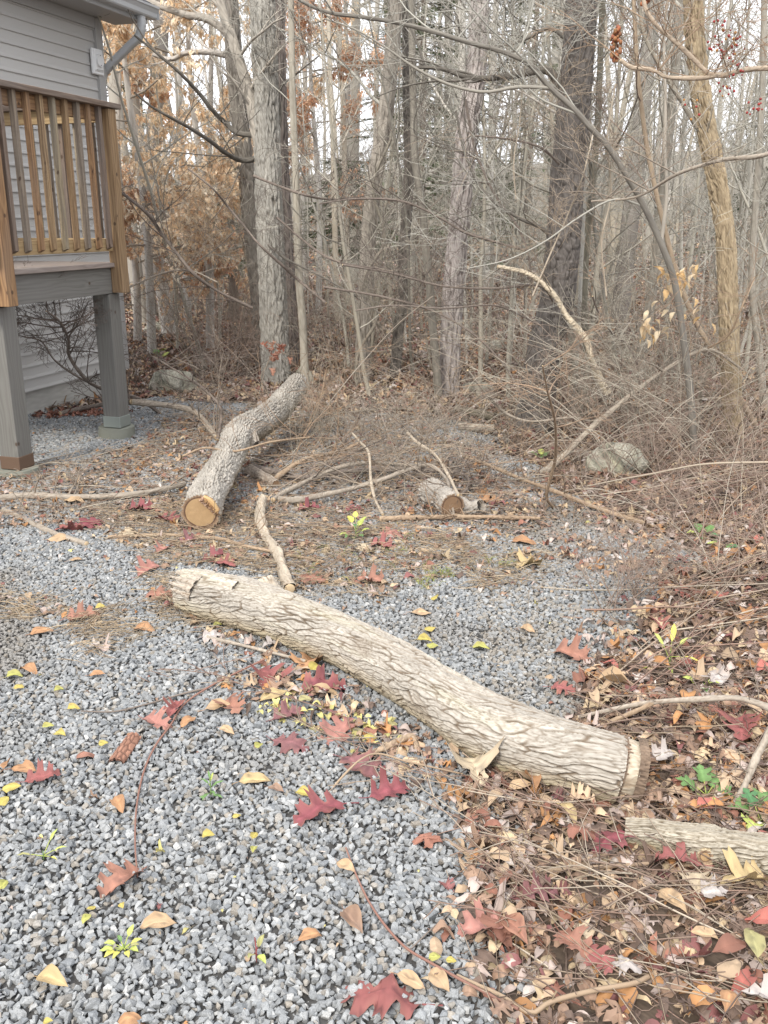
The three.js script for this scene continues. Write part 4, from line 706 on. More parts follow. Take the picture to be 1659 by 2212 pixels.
branch('brush_branch', 'longest arched grey branch in the brush pile right of the bent log', [[603, 1078, 0.05], [639, 1080, 0.05], [694, 1070, 0.06], [748, 1058, 0.08], [821, 1038, 0.11], [876, 1017, 0.15], [930, 1005, 0.18], [961, 1031, 0.13], [972, 1067, 0.09], [982, 1124, 0.02]], 6.5, 2.5, 'grey', { twigs: 10, tl: 0.45 });
branch('brush_branch', 'grey branch crossing behind the longest arched one in the brush pile', [[590, 1080, 0.04], [614, 1064, 0.05], [658, 1042, 0.09], [712, 1017, 0.13], [767, 1002, 0.15], [839, 1002, 0.13], [894, 1006, 0.1], [940, 1002, 0.08]], 6, 3, 'grey', { twigs: 10, tl: 0.5 });
branch('brush_branch', 'branch rising at the left of the brush pile behind the small dark log', [[590, 1040, 0.03], [603, 1028, 0.06], [639, 1002, 0.12], [676, 988, 0.14], [730, 978, 0.14], [778, 955, 0.2]], 6, 3, 'tan', { twigs: 10, tl: 0.5 });
branch('brush_branch', 'pale bent twig dropping steeply through the middle of the brush pile', [[760, 935, 0.3], [778, 955, 0.27], [796, 977, 0.24], [801, 1035, 0.13], [810, 1078, 0.06], [827, 1112, 0.02]], 2.6, 3.4, 'pale', { twigs: 5, tl: 0.3 });
branch('brush_branch', 'pale twig slanting down onto the small white barked log', [[880, 935, 0.35], [901, 955, 0.32], [941, 984, 0.27], [967, 1024, 0.2], [990, 1070, 0.17]], 3, 3.4, 'pale', { twigs: 6, tl: 0.4 });
branch('brush_branch', 'low thick branch along the ground at the back of the brush pile', [[540, 1010, 0.05], [603, 1022, 0.05], [658, 1032, 0.05], [730, 1021, 0.05], [821, 1015, 0.05], [930, 1015, 0.06], [1006, 1028, 0.07], [1010, 1053, 0.05], [996, 1070, 0.03]], 7.5, 3, 'dark', { twigs: 12, tl: 0.5 });
branch('ground_branch', 'branch running right from the brush pile over the gravel edge', [[1000, 985, 0.1], [1060, 1007, 0.08], [1117, 1031, 0.06], [1200, 1062, 0.05], [1283, 1095, 0.04], [1390, 1130, 0.03]], 3.4, 5.5, 'tan', { twigs: 10, tl: 0.45 });
branch('upright_stick', 'dark crooked stick standing upright in the gravel right of the white barked log', [[1196, 1098, 0.0], [1181, 1074, 0.1], [1190, 1030, 0.25], [1198, 1000, 0.35], [1200, 924, 0.62], [1181, 838, 0.95], [1172, 790, 1.1]], 3.6, 1.4, 'tan', { twigs: 8, tl: 0.35 });
branch('fallen_limb', 'grey limb from the house side reaching to the bent log', [[285, 868, 0.22], [330, 872, 0.2], [385, 879, 0.17], [420, 890, 0.14], [445, 915, 0.08], [468, 945, 0.04]], 6.5, 6, 'grey', { twigs: 12, tl: 0.5, rise: 1.4 });
branch('fallen_limb', 'dark curved limb on the ground behind the far deck post', [[130, 893, 0.04], [170, 884, 0.05], [222, 874, 0.07], [285, 868, 0.2]], 5, 6, 'dark', { twigs: 6, tl: 0.35 });
branch('dead_bough', 'dark bare bough with many twigs in front of the house siding', [[345, 892, 0.02], [300, 862, 0.16], [215, 838, 0.3], [178, 812, 0.44], [150, 770, 0.6], [148, 735, 0.75], [125, 690, 0.95], [100, 672, 1.02]], 4.5, 1.6, 'dark', { twigs: 26, tl: 0.42, tDepth: 3, tFrom: 0.35, rise: 1.3 });
branch('dead_bough', 'lower dark twiggy bough reaching toward the near deck post', [[225, 842, 0.3], [170, 815, 0.42], [120, 780, 0.52], [85, 735, 0.65], [50, 727, 0.68]], 2.6, 1.4, 'dark', { twigs: 16, tl: 0.35, tDepth: 2 });
branch('twiggy_branch', 'thin dark branch with side twigs rising behind the bent log to the boulder', [[470, 950, 0.04], [478, 900, 0.18], [475, 880, 0.25], [440, 840, 0.35], [380, 800, 0.5], [330, 770, 0.6]], 4, 1.5, 'dark', { twigs: 16, tl: 0.5, tDepth: 2 });
branch('crossing_twig', 'thin tan twig lying across the middle of the bent log', [[395, 985, 5.4], [440, 968, 5.45], [505, 975, 5.5], [575, 957, 5.6], [620, 950, 5.75], [668, 945, 5.9]], 2.4, 2, 'tan', { d: 5.3, twigs: 3, tl: 0.25 });
// ---------- trees traced from the photograph ----------
const twigGrey = [0.33, 0.318, 0.28], twigDark = [0.15, 0.135, 0.115], twigRed = [0.27, 0.205, 0.165];
const at3 = (list, d) => list.map(([u, v, k]) => atD(u, v, k ?? d));
/* pts: [u, v] from the foot upward at distance d; w0, w1 half widths in pixels; crown: twigs per trunk */
function tracedTree(name, label, d, pts, w0, w1, bark, o = {}) {
  const P = at3(pts, d), f = P[0].clone(); f.y = ground(f.x, f.z) - 0.08; f.z = P[0].z;
  const path = [f, ...P.slice(1)];
  const e = path[path.length - 1], e0 = path[path.length - 2], top = e.clone().addScaledVector(e.clone().sub(e0).normalize().add(V(0, 0.5, 0)).normalize(), o.ext ?? 2.5); path.push(top);
  const r0 = size(w0, atD(pts[0][0], pts[0][1], d)), r1 = size(w1, e), t = thing(name, label, 'tree', V(0, 0, 0), 0, o.group), r = RNG(Math.round(pts[0][0] * 7 + d * 13));
  const g = barkTube(path, { ds: o.ds ?? 0.02, nt: o.nt ?? 70, seed: r() * 90, rad: (q) => lerp(r0, r1, Math.min(1, q * 1.15)) * (q > 0.75 ? 1 - (q - 0.75) * 1.2 : 1), flare: (th, s) => r0 * (o.flare ?? 0.35) * Math.exp(-s * 4.5 / Math.max(0.4, r0 * 4)) * (0.7 + 0.5 * Math.sin(th * 4 + r0 * 50)), ...bark });
  part('trunk', g, barkMat, t);
  const sp = smoothPath(path, 0.05).pts, tw = new Twigs(), limbs = new Twigs();
  for (const [lp, a, b, c] of o.limbs ?? []) { // limbs seen in the photograph, with twigs of their own
    const q = at3(lp, d), s = smoothPath(q, 0.06).pts, ra = size(a, q[0]), rb = size(b, q[q.length - 1]);
    if (ra > 0.018) part('limb', barkTube(q, { ds: 0.03, nt: 20, seed: r() * 40, rad: (x) => lerp(ra, rb, x), ...bark, depth: Math.min(bark.depth ?? 0.004, ra * 0.12), cell: [0.06, 0.02], ...(c ? { ridge: c, furrow: c.map((x) => x * 0.5) } : {}) }), barkMat, t);
    else { const l = new Twigs(); l.tube(s, ra, rb, 6, c ?? twigGrey); part('limb', l.geo(), twigMat, t); }
    const n = Math.round(s.length * (o.limbTwigs ?? 0.28));
    for (let i = 0; i < n; i++) { const k = Math.floor((0.1 + 0.9 * r()) * (s.length - 1)), dir = s[Math.min(s.length - 1, k + 1)].clone().sub(s[Math.max(0, k - 1)]).normalize().multiplyScalar(0.8).add(randDir(r)); dir.y += 0.3; grow(tw, s[k], dir, 0.35 + 0.6 * r(), Math.max(0.0025, ra * 0.28), 2, { r, segs: 7, wob: 0.22, up: 0.04, kids: 4, ratio: 0.55, minR: 0.0016, col: c ?? twigGrey, ang: 0.75 }); }
  }
  const nC = o.crown ?? 8;
  for (let i = 0; i < nC; i++) {
    const k = Math.floor(lerp(o.c0 ?? 0.3, 0.98, (i + r()) / nC) * (sp.length - 1)), dir = randDir(r); dir.y = (o.lift ?? 0.45) + 0.4 * r();
    grow(tw, sp[k], dir, (o.cl ?? 1.6) * (0.6 + 0.7 * r()), Math.max(0.006, r1 * 0.3), 3, { r, segs: 8, wob: 0.2, up: 0.04, kids: 5, ratio: 0.5, minR: 0.0018, col: o.twig ?? twigGrey, ang: 0.8, top: 3 });
  }
  if (tw.i.length) part('crown', tw.geo(), twigMat, t);
  return t;
}
const B_pale = { cell: [0.16, 0.035], depth: 0.015, warp: 1.1, soft: 0.28, ridge: [0.385, 0.37, 0.335], furrow: [0.15, 0.135, 0.115] };
const B_dark = { cell: [0.075, 0.034], depth: 0.013, warp: 1.3, soft: 0.3, ridge: [0.165, 0.148, 0.135], furrow: [0.07, 0.06, 0.055] };
const B_shag = { cell: [0.32, 0.04], depth: 0.018, warp: 0.7, soft: 0.28, ridge: [0.43, 0.39, 0.37], furrow: [0.19, 0.16, 0.15] };
const B_yel = { cell: [0.16, 0.022], depth: 0.013, warp: 1.3, soft: 0.25, ridge: [0.37, 0.295, 0.195], furrow: [0.16, 0.12, 0.075] };
const B_smooth = { cell: [0.10, 0.09], depth: 0.002, warp: 0.6, soft: 0.5, ridge: [0.34, 0.315, 0.27], furrow: [0.25, 0.225, 0.19] };
const B_beech = { ...B_smooth, ridge: [0.50, 0.48, 0.45], furrow: [0.37, 0.35, 0.32] };
const B_vine = { cell: [0.3, 0.03], depth: 0.012, warp: 1.4, ridge: [0.37, 0.335, 0.29], furrow: [0.16, 0.14, 0.12] };

tracedTree('pale_barked_tree', 'tall pale grey tree with flaking bark that forks high, behind the bent log', 9.6, [[598, 842], [592, 700], [586, 560], [580, 400], [577, 300], [575, 200], [570, 100], [566, -10], [562, -140]], 30, 22, B_pale, { nt: 130, ds: 0.018, flare: 0.18, crown: 3, c0: 0.75, limbTwigs: 0.22, limbs: [
  [[[566, 330], [552, 270], [540, 205], [522, 150], [505, 95], [486, 40], [474, -20], [460, -120]], 14, 8, [0.44, 0.40, 0.345]],
  [[[560, 325], [548, 344], [522, 346], [486, 329, 9.3], [453, 304, 9.1], [406, 274, 8.9], [363, 251, 8.7], [324, 228, 8.6], [290, 200, 8.5]], 6, 2, twigDark],
  [[[560, 296], [547, 292], [512, 287], [486, 265], [459, 238, 9.4], [433, 205, 9.3], [390, 159, 9.1], [340, 116, 9], [290, 76, 9]], 6, 2, twigDark],
  [[[590, 330], [600, 290], [607, 245], [602, 200], [640, 160, 9.2], [690, 120, 9]], 3.4, 1.5, twigDark],
  [[[570, 520], [620, 560, 9.1], [700, 600, 8.8], [790, 655, 8.6], [850, 700, 8.4]], 3, 1.4, twigDark]] });
tracedTree('rear_pale_tree', 'second pale grey trunk close behind the tall forked tree on its left', 10.6, [[575, 815], [560, 640], [546, 500], [532, 380], [522, 290], [512, 200], [504, 100], [495, -10], [488, -120]], 19, 15, { ...B_pale, ridge: [0.25, 0.228, 0.2], furrow: [0.11, 0.095, 0.08] }, { nt: 90, ds: 0.025, crown: 2, c0: 0.7, limbs: [
  [[[508, 95], [472, 55], [440, 38], [406, 33], [357, 17], [300, -8]], 9, 6, [0.42, 0.38, 0.33]],
  [[[520, 130], [470, 115], [430, 112], [400, 115], [370, 128], [330, 118]], 7, 4, [0.46, 0.42, 0.38]]] });
tracedTree('rear_brown_tree', 'dark brownish trunk close behind the tall forked tree on its right', 10.9, [[628, 810], [622, 640], [614, 480], [607, 340], [603, 200], [601, 90], [600, -10], [600, -120]], 17, 13, { ...B_shag, ridge: [0.20, 0.17, 0.155], furrow: [0.1, 0.085, 0.078] }, { nt: 80, ds: 0.03, crown: 3, c0: 0.6 });
tracedTree('dark_tree', 'big dark rough barked tree with flared foot, in the woods at right of centre', 7.35, [[1152, 935], [1158, 870], [1171, 789], [1186, 720], [1203, 655], [1213, 570], [1219, 494], [1226, 380], [1234, 280], [1244, 180], [1251, 80], [1256, -10], [1262, -140]], 38, 27, B_dark, { nt: 150, ds: 0.013, flare: 0.42, crown: 4, c0: 0.7, twig: twigDark, limbTwigs: 0.4, limbs: [
  [[[1232, 212], [1210, 185], [1193, 160], [1176, 150], [1144, 156], [1090, 166], [1010, 167], [960, 150], [900, 145]], 10, 3, twigDark],
  [[[1226, 87], [1187, 60], [1144, 80], [1090, 99], [1036, 97], [980, 80]], 5, 2, twigDark],
  [[[1240, 260], [1198, 242], [1144, 209], [1112, 193], [1060, 180]], 3, 2, [0.42, 0.39, 0.35]],
  [[[1215, 560], [1180, 500], [1120, 470], [1050, 420], [1004, 330], [985, 240]], 4.5, 2, twigDark]] });
tracedTree('shaggy_tree', 'upright purplish grey tree with stripes of shaggy bark near the middle', 8.9, [[969, 868], [973, 760], [977, 655], [984, 560], [991, 494], [997, 420], [1010, 270], [1022, 200], [1031, 120], [1036, 20], [1040, -90]], 21, 19, B_shag, { nt: 90, ds: 0.02, crown: 4, c0: 0.6 });
tracedTree('yellowish_tree', 'yellowish brown furrowed tree at right', 6.7, [[1584, 975], [1581, 890], [1579, 816], [1576, 730], [1573, 655], [1568, 520], [1555, 420], [1530, 295], [1518, 230], [1509, 161], [1498, 10], [1490, -120]], 20, 16, B_yel, { nt: 100, ds: 0.014, flare: 0.2, crown: 5, c0: 0.5, twig: twigGrey, limbs: [[[[1545, 330], [1510, 280], [1470, 215], [1430, 150], [1390, 70], [1380, -30]], 6, 3, [0.3, 0.27, 0.22]]] });
tracedTree('arching_tree', 'smooth grey sapling bowing far over to the left across the upper woods', 6.1, [[1501, 1022], [1497, 940], [1493, 870], [1477, 735], [1455, 601], [1428, 526], [1391, 446], [1348, 370], [1305, 306], [1278, 279], [1240, 236], [1187, 188], [1144, 140], [1090, 113], [1010, 91], [913, 62], [830, 44], [768, 35], [700, 24], [620, -20]], 8, 3.2, { ...B_smooth, ridge: [0.2, 0.185, 0.16], furrow: [0.145, 0.13, 0.112] }, { nt: 28, ds: 0.03, crown: 9, c0: 0.4, cl: 1.0, ext: 1, flare: 0.15, limbs: [
  [[[1187, 190], [1117, 188], [1047, 199], [972, 183], [902, 150], [832, 102], [768, 64], [700, 40]], 4.2, 1.6, [0.27, 0.25, 0.215]],
  [[[1428, 526], [1440, 420], [1436, 322], [1438, 215], [1434, 120], [1440, 20], [1450, -60]], 4.5, 2.5, [0.36, 0.325, 0.275]],
  [[[1255, 250], [1150, 200], [1120, 130], [1140, 60], [1160, -30]], 2.6, 1.4],
  [[[1391, 446], [1330, 430], [1250, 470], [1180, 520], [1100, 560], [1010, 580]], 2.4, 1.2]] });
tracedTree('leaning_tree', 'slim grey trunk leaning right just left of the bowed sapling', 8.6, [[1362, 865], [1375, 815], [1386, 762], [1407, 640], [1420, 540], [1432, 430], [1440, 330], [1452, 220], [1462, 110], [1470, -20], [1476, -110]], 12, 8, B_smooth, { nt: 40, ds: 0.03, crown: 7, c0: 0.35 });
tracedTree('dark_sapling', 'thin dark trunk standing just left of the shaggy barked tree', 8.7, [[950, 872], [940, 762], [933, 690], [929, 628], [920, 540], [912, 450], [897, 349], [893, 220], [890, 80], [888, -40]], 9, 6, { ...B_smooth, ridge: [0.25, 0.23, 0.195], furrow: [0.16, 0.145, 0.12] }, { nt: 28, ds: 0.03, crown: 10, c0: 0.3, cl: 1.2 });
tracedTree('vine_clad_tree', 'grey trunk wrapped in ropy vines left of centre', 9.6, [[781, 838], [785, 740], [789, 655], [793, 560], [797, 494], [808, 400], [824, 300], [838, 200], [848, 100], [856, -10], [862, -110]], 16, 14, B_vine, { nt: 60, ds: 0.025, crown: 5, c0: 0.4, limbs: [[[[770, 830, 9.4], [775, 760, 9.4], [812, 690, 9.4], [790, 600, 9.4], [830, 520, 9.4], [806, 400, 9.4], [845, 300, 9.4]], 4, 3, [0.3, 0.27, 0.22]]] });
tracedTree('short_dark_trunk', 'dark brown trunk between the vine clad tree and the thin dark trunk', 9.9, [[853, 842], [857, 760], [862, 700], [870, 655], [872, 560], [878, 470], [884, 360], [880, 200], [878, 20], [876, -90]], 12, 7, { ...B_dark, ridge: [0.2, 0.18, 0.155] }, { nt: 40, ds: 0.03, crown: 7, c0: 0.3 });
tracedTree('slim_tree', 'slim smooth trunk touching the far end of the bent log', 9.1, [[661, 832], [657, 770], [654, 700], [648, 628], [643, 520], [640, 430], [637, 330], [632, 200], [630, 80], [628, -30]], 9, 5, { ...B_smooth, ridge: [0.40, 0.37, 0.31], furrow: [0.29, 0.26, 0.21] }, { nt: 30, ds: 0.03, crown: 6, c0: 0.4 });
tracedTree('whitish_beech', 'whitish slender beech trunk behind the copper leaves at left', 13.5, [[366, 742], [362, 690], [350, 628], [330, 500], [317, 413], [303, 330], [294, 281], [286, 160], [281, 20], [278, -60]], 15, 9, B_beech, { nt: 36, ds: 0.05, crown: 4, c0: 0.5 });
tracedTree('pair_tree', 'pale trunk farther back between the whitish beech and the tall forked tree', 15, [[408, 735], [404, 640], [400, 520], [396, 400], [388, 260], [384, 120], [382, -20]], 9, 6, B_beech, { nt: 28, ds: 0.06, crown: 4, c0: 0.5 });
tracedTree('stub_tree', 'slender olive grey trunk right of the dark tree', 8.2, [[1262, 880], [1264, 760], [1262, 640], [1268, 520], [1280, 400], [1290, 280], [1296, 150], [1302, -20]], 8, 5, { ...B_smooth, ridge: [0.28, 0.26, 0.2], furrow: [0.2, 0.18, 0.14] }, { nt: 26, ds: 0.03, crown: 9, c0: 0.25, cl: 1.2 });
tracedTree('double_sapling', 'thin tan sapling leaning right beside the yellowish tree', 7.2, [[1640, 1000], [1610, 880], [1560, 790], [1500, 690], [1462, 590], [1430, 470], [1400, 330], [1380, 180], [1370, 20]], 6, 3.4, { ...B_smooth, ridge: [0.36, 0.29, 0.21], furrow: [0.27, 0.2, 0.14] }, { nt: 22, ds: 0.03, crown: 8, c0: 0.25, cl: 1.0, twig: twigRed });
tracedTree('edge_sapling', 'grey sapling at the right edge with upright forks', 7.8, [[1655, 900], [1640, 760], [1625, 620], [1630, 480], [1640, 330], [1648, 160], [1652, -20]], 8, 5, B_smooth, { nt: 24, ds: 0.03, crown: 9, c0: 0.2, cl: 1.3 });

// broken limb and leaning pole in the thicket
branch('broken_limb', 'pale peeling broken limb bowed over beside the dark tree', [[1075, 576, 6.9], [1098, 580, 6.9], [1133, 588, 6.9], [1165, 607, 6.9], [1198, 639, 6.9], [1224, 682, 6.9], [1251, 714, 6.9], [1267, 736, 6.9], [1278, 779, 6.9], [1292, 811, 6.9], [1312, 850, 6.9]], 4, 8, 'pale', { d: 6.9, twigs: 9, tl: 0.5, bark: { depth: 0.006, ridge: [0.58, 0.5, 0.38], furrow: [0.33, 0.27, 0.2] } });
branch('leaning_pole', 'long pale barked pole propped from the ground up to the right in the thicket', [[1150, 1040, 5.95], [1214, 988, 6.0], [1278, 924, 6.1], [1337, 875, 6.2], [1412, 816, 6.3], [1514, 757, 6.4], [1541, 757, 6.4], [1606, 800, 6.4]], 7.5, 2.4, 'grey', { d: 6, twigs: 9, tl: 0.5, bark: { ridge: [0.33, 0.29, 0.235] } });
branch('arching_cane', 'long grey cane sweeping from the right edge low across the woods', [[1700, 560, 5.4], [1659, 597, 5.4], [1563, 610, 5.5], [1466, 640, 5.7], [1375, 690, 6], [1278, 700, 6.2]].map(([u, v, d]) => [u, v - 265, d]), 5, 2, 'grey', { d: 5.5, twigs: 12, tl: 0.5 });
branch('arching_cane', 'pale cane crossing in front of the boulder to the right edge', [[1270, 1050, 0.1], [1340, 1036, 0.2], [1407, 1024, 0.28], [1520, 1003, 0.38], [1680, 998, 0.42]], 1.6, 2.4, 'pale');
branch('arching_cane', 'dark cane arching left in front of the vine clad tree', [[1137, 541, 7.4], [1060, 520, 7.4], [1000, 500, 7.4], [950, 470, 7.4], [870, 435, 7.4], [768, 430, 7.5], [690, 440, 7.6]], 3, 1.4, 'dark', { d: 7.4, twigs: 10, tl: 0.6 });
branch('arching_cane', 'dark cane bending down from the shaggy tree toward the dark tree foot', [[1005, 215, 7.9], [1026, 320, 7.8], [1069, 420, 7.6], [1112, 480, 7.5], [1139, 540, 7.4], [1150, 620, 7.4]], 3, 2.2, 'dark', { d: 7.6, twigs: 10, tl: 0.5 });
branch('arching_cane', 'slim cane curving low before the shaggy tree foot', [[700, 620, 7.9], [820, 640, 7.8], [930, 670, 7.6], [1020, 720, 7.4], [1090, 790, 7.2], [1130, 860, 7.0]], 2.6, 1.8, 'dark', { d: 7.6, twigs: 12, tl: 0.55 });

for (const [label, d, r0, r1, col, L] of [
  ['long dark limb slanting down across the copper leaves at left', 8.7, 4, 3, 'dark', [[262, 415], [320, 463], [350, 506], [383, 549], [416, 589], [469, 628], [545, 665]]],
  ['straight dark limb slanting down in front of the tall forked tree', 8.5, 2, 3.2, 'dark', [[406, 364], [459, 407], [492, 446], [525, 486], [558, 526], [605, 569], [648, 608], [704, 655]]],
  ['low cane curving left from the deck post across the far brush', 9, 2.2, 1.4, 'grey', [[270, 624], [357, 589], [413, 585], [470, 610]]],
  ['dark limb running level right from the tall forked tree', 8.6, 3, 1.6, 'dark', [[548, 380], [605, 403], [654, 420], [704, 430], [823, 430], [900, 445]]],
  ['dark cane falling right below the level limb by the tall tree', 8.3, 2.4, 1.8, 'dark', [[598, 470], [651, 516], [720, 562], [823, 582], [900, 600]]],
  ['cane arching level before the shaggy tree to the dark tree', 7.1, 2.2, 2.4, 'dark', [[740, 572], [849, 591], [956, 618], [1063, 623], [1165, 618], [1198, 655]]],
  ['lower level cane before the shaggy tree at knee height of the dark tree', 7, 1.6, 2, 'dark', [[768, 671], [849, 660], [956, 666], [1069, 660], [1117, 677], [1170, 705]]],
  ['grey cane sagging across the foot of the dark tree', 6.5, 2.4, 2.8, 'grey', [[1010, 800], [1050, 850], [1090, 891], [1144, 910], [1230, 902], [1289, 907], [1337, 865]]],
  ['crooked dark cane right of the broken pale limb', 7, 1.8, 2.2, 'dark', [[1280, 640], [1294, 677], [1332, 730], [1353, 741], [1375, 784], [1380, 859]]],
  ['thin cane drooping left of the yellowish tree', 6, 1.8, 2, 'tan', [[1630, 600], [1606, 655], [1573, 725], [1530, 752]]],
  ['short dark cane curving beside the dark tree at mid height', 7, 2, 2.6, 'dark', [[1026, 293], [1101, 301], [1165, 317], [1208, 354]]],
  ['pale reedy vine hanging across the dark tree', 6.6, 1.6, 2, 'pale', [[1284, 275], [1272, 330], [1257, 387], [1230, 456], [1187, 553], [1150, 640]]],
  ['pale reedy vine hanging left of the dark tree', 6.8, 1.4, 1.6, 'pale', [[1136, 118], [1128, 200], [1122, 269], [1110, 349], [1114, 430]]],
  ['pale vine trailing down right of the bowed sapling', 6.4, 1.6, 1.8, 'pale', [[1330, 180], [1312, 300], [1320, 420], [1300, 520], [1310, 640]]],
  ['thin pale cane rising across the far end of the bent log', 6.6, 1.0, 1.3, 'grey', [[662, 955], [690, 900], [735, 840], [790, 775], [860, 700], [935, 640]]],
  ['thin forked cane rising right of the bent log end', 7, 1.4, 2, 'tan', [[600, 985], [660, 930], [690, 870], [705, 800], [715, 790]]],
]) branch('bare_cane', label, L.map(([u, v], i) => [u, v, d + 0.12 * Math.sin(i * 1.7 + L[0][0])]), r0, r1, col, { d, twigs: 11, tl: 0.5 });

// loose sticks of the brush pile and long canes swept over the litter at right
{
  const r = RNG(2024);
  const stick = (name, label, group, P, n, L0, L1, cols, rise, yaw, rad) => {
    const q = poly(P), x0 = Math.min(...q.map((a) => a[0])), x1 = Math.max(...q.map((a) => a[0])), z0 = Math.min(...q.map((a) => a[1])), z1 = Math.max(...q.map((a) => a[1]));
    for (let i = 0, k = 0; k < n && i < n * 9; i++) {
      const x = lerp(x0, x1, r()), z = lerp(z0, z1, r()); if (!inside(q, x, z)) continue; k++;
      const tw = new Twigs(), L = lerp(L0, L1, r() * r()), a = yaw[0] + (r() - 0.5) * yaw[1], el = rise * r(), d = V(Math.cos(a) * Math.cos(el), Math.sin(el), -Math.sin(a) * Math.cos(el)), c = cols[Math.floor(r() * cols.length)];
      const s = V(x, ground(x, z) + 0.015 + 0.03 * r(), z).addScaledVector(d, -L * 0.3); s.y = Math.max(s.y, ground(s.x, s.z) + 0.01);
      grow(tw, s, d, L, rad * (0.7 + 0.9 * r()), 1, { r, segs: 12, wob: 0.10, up: -el * 0.09, kids: 3, ratio: 0.32, minR: 0.0015, col: c, tip: mix3(c, [0.16, 0.12, 0.09], 0.4), ang: 0.7 });
      const m = solo(name, tw.geo(), twigMat, label, 'stick', group);
    }
  };
  const C1 = [[0.33, 0.285, 0.23], [0.25, 0.195, 0.15], [0.17, 0.14, 0.115], [0.38, 0.335, 0.27]], C2 = [[0.27, 0.18, 0.14], [0.35, 0.28, 0.215], [0.22, 0.14, 0.11], [0.4, 0.345, 0.275]];
  stick('fallen_stick', 'thin bare stick lying in the brush pile right of the bent log', 'sticks of the brush pile', [[520, 960], [620, 905], [900, 900], [1080, 960], [1160, 1060], [1060, 1110], [800, 1100], [560, 1080]], 62, 0.5, 1.5, C1, 0.35, [0.2, 2.6], 0.0042);
  stick('fallen_stick', 'thin bare stick on leaves between the deck posts and the bent log', 'sticks by the deck', [[-20, 1010], [260, 960], [450, 900], [480, 960], [400, 1060], [200, 1110], [-20, 1110]], 26, 0.4, 1.1, C1, 0.25, [0.1, 2.2], 0.0035);
  stick('bent_cane', 'long thin bent stem swept over the leaf litter at right', 'stems over the litter at right', [[1240, 1060], [1659, 1010], [1700, 1500], [1430, 1480], [1310, 1330], [1400, 1230]], 64, 0.6, 1.7, C2, 0.42, [0.15, 1.5], 0.0032);
  stick('thin_runner', 'thin brown runner stem over the leaves at lower right', 'runner stems at lower right', [[1000, 1720], [1240, 1750], [1659, 1900], [1680, 2200], [1060, 2200], [1020, 1950]], 44, 0.3, 0.95, C2, 0.14, [2.6, 1.8], 0.0019);
  stick('thin_runner', 'thin brown runner stem on leaves under the big log lower side', 'runner stems below the big log', [[460, 1440], [700, 1520], [900, 1640], [1000, 1720], [860, 1720], [640, 1600], [440, 1520]], 18, 0.2, 0.6, C2, 0.12, [2.6, 2.2], 0.0015);
}
// vines with red berries at the upper right
{
  const r = RNG(91), berryMat = std({ color: lin(0.3, 0.03, 0.025), roughness: 0.4 }), husk = std({ color: lin(0.42, 0.2, 0.05), roughness: 0.6 }), bg = new THREE.SphereGeometry(0.0052, 12, 8);
  const vine = (label, L, r0, r1, n, spots) => {
    const t = branch('berry_vine', label, L, r0, r1, 'tan', { d: 4.6, twigs: 12, tl: 0.45, cat: 'vine', bark: { ridge: [0.42, 0.34, 0.26], furrow: [0.25, 0.2, 0.15] } });
    const tw = new Twigs();
    spots.forEach(([u, v, s, k]) => { for (let i = 0; i < k; i++) { const p = atD(u + (r() + r() - 1) * s, v + (r() + r() - 1) * s, 4.6 + (r() - 0.5) * 0.2); const m = part(numbered('berry'), bg, r() < 0.22 ? husk : berryMat, t); m.position.copy(p); m.scale.setScalar(0.8 + 0.5 * r()); tw.tube([p, p.clone().add(V((r() - 0.5) * 0.02, 0.02 + 0.02 * r(), 0)), p.clone().add(V((r() - 0.5) * 0.09, 0.03 + 0.05 * r(), (r() - 0.5) * 0.05))], 0.0012, 0.0013, 3, twigGrey); } });
    part('berry_stalks', tw.geo(), twigMat, t);
  };
  vine('berry laden vine crossing level at the upper right edge', [[1690, 146], [1620, 150], [1563, 161], [1520, 168], [1440, 166], [1410, 152], [1362, 145], [1340, 130]], 5, 4, 0, [[1545, 95, 28, 16], [1575, 120, 30, 18], [1590, 90, 22, 12], [1600, 150, 26, 10], [1570, 195, 30, 10]]);
  vine('vine with a few berries dropping from the top edge to the level berry vine', [[1385, -40], [1395, 20], [1412, 48], [1440, 75], [1466, 97], [1500, 130], [1534, 160], [1570, 163]], 4, 5, 0, [[1560, 60, 30, 8], [1630, 235, 26, 12], [1500, 240, 40, 6]]);
  const sp = (label, u, v, n, h) => { const t = thing('seed_head', label, 'seed head'); const g = new THREE.IcosahedronGeometry(0.008, 1), l = new Twigs(), p0 = atD(u, v, 4.7); const ms = []; for (let i = 0; i < n; i++) { const q = i / n, w = 0.016 * Math.sin(Math.PI * (0.15 + 0.8 * q)) + 0.004; const c = g.clone(), s = 0.6 + 0.6 * r(); c.scale(s, s * 1.2, s); c.translate(p0.x + (r() - 0.5) * 2.2 * w, p0.y + q * h, p0.z + (r() - 0.5) * 2.2 * w); const k = [0.2 + 0.12 * r(), 0.085 + 0.04 * r(), 0.05], a = new Float32Array(c.attributes.position.count * 3); for (let j = 0; j < a.length; j++) a[j] = k[j % 3]; c.setAttribute('color', new THREE.BufferAttribute(a, 3)); c.deleteAttribute('uv'); ms.push(c); } part('seeds', mergeGeometries(ms), std({ vertexColors: true, roughness: 0.8 }), t); l.tube([p0.clone().add(V(0.03, -0.12, 0)), p0.clone(), p0.clone().add(V(0, h * 1.1, 0))], 0.004, 0.003, 5, twigDark); part('stalk', l.geo(), twigMat, t); };
  sp('russet drooping seed cluster hanging at the upper right of the dark tree', 1328, 132, 80, 0.145); sp('small russet seed cluster at the top edge above the berry vine', 1392, 10, 34, 0.07);
}

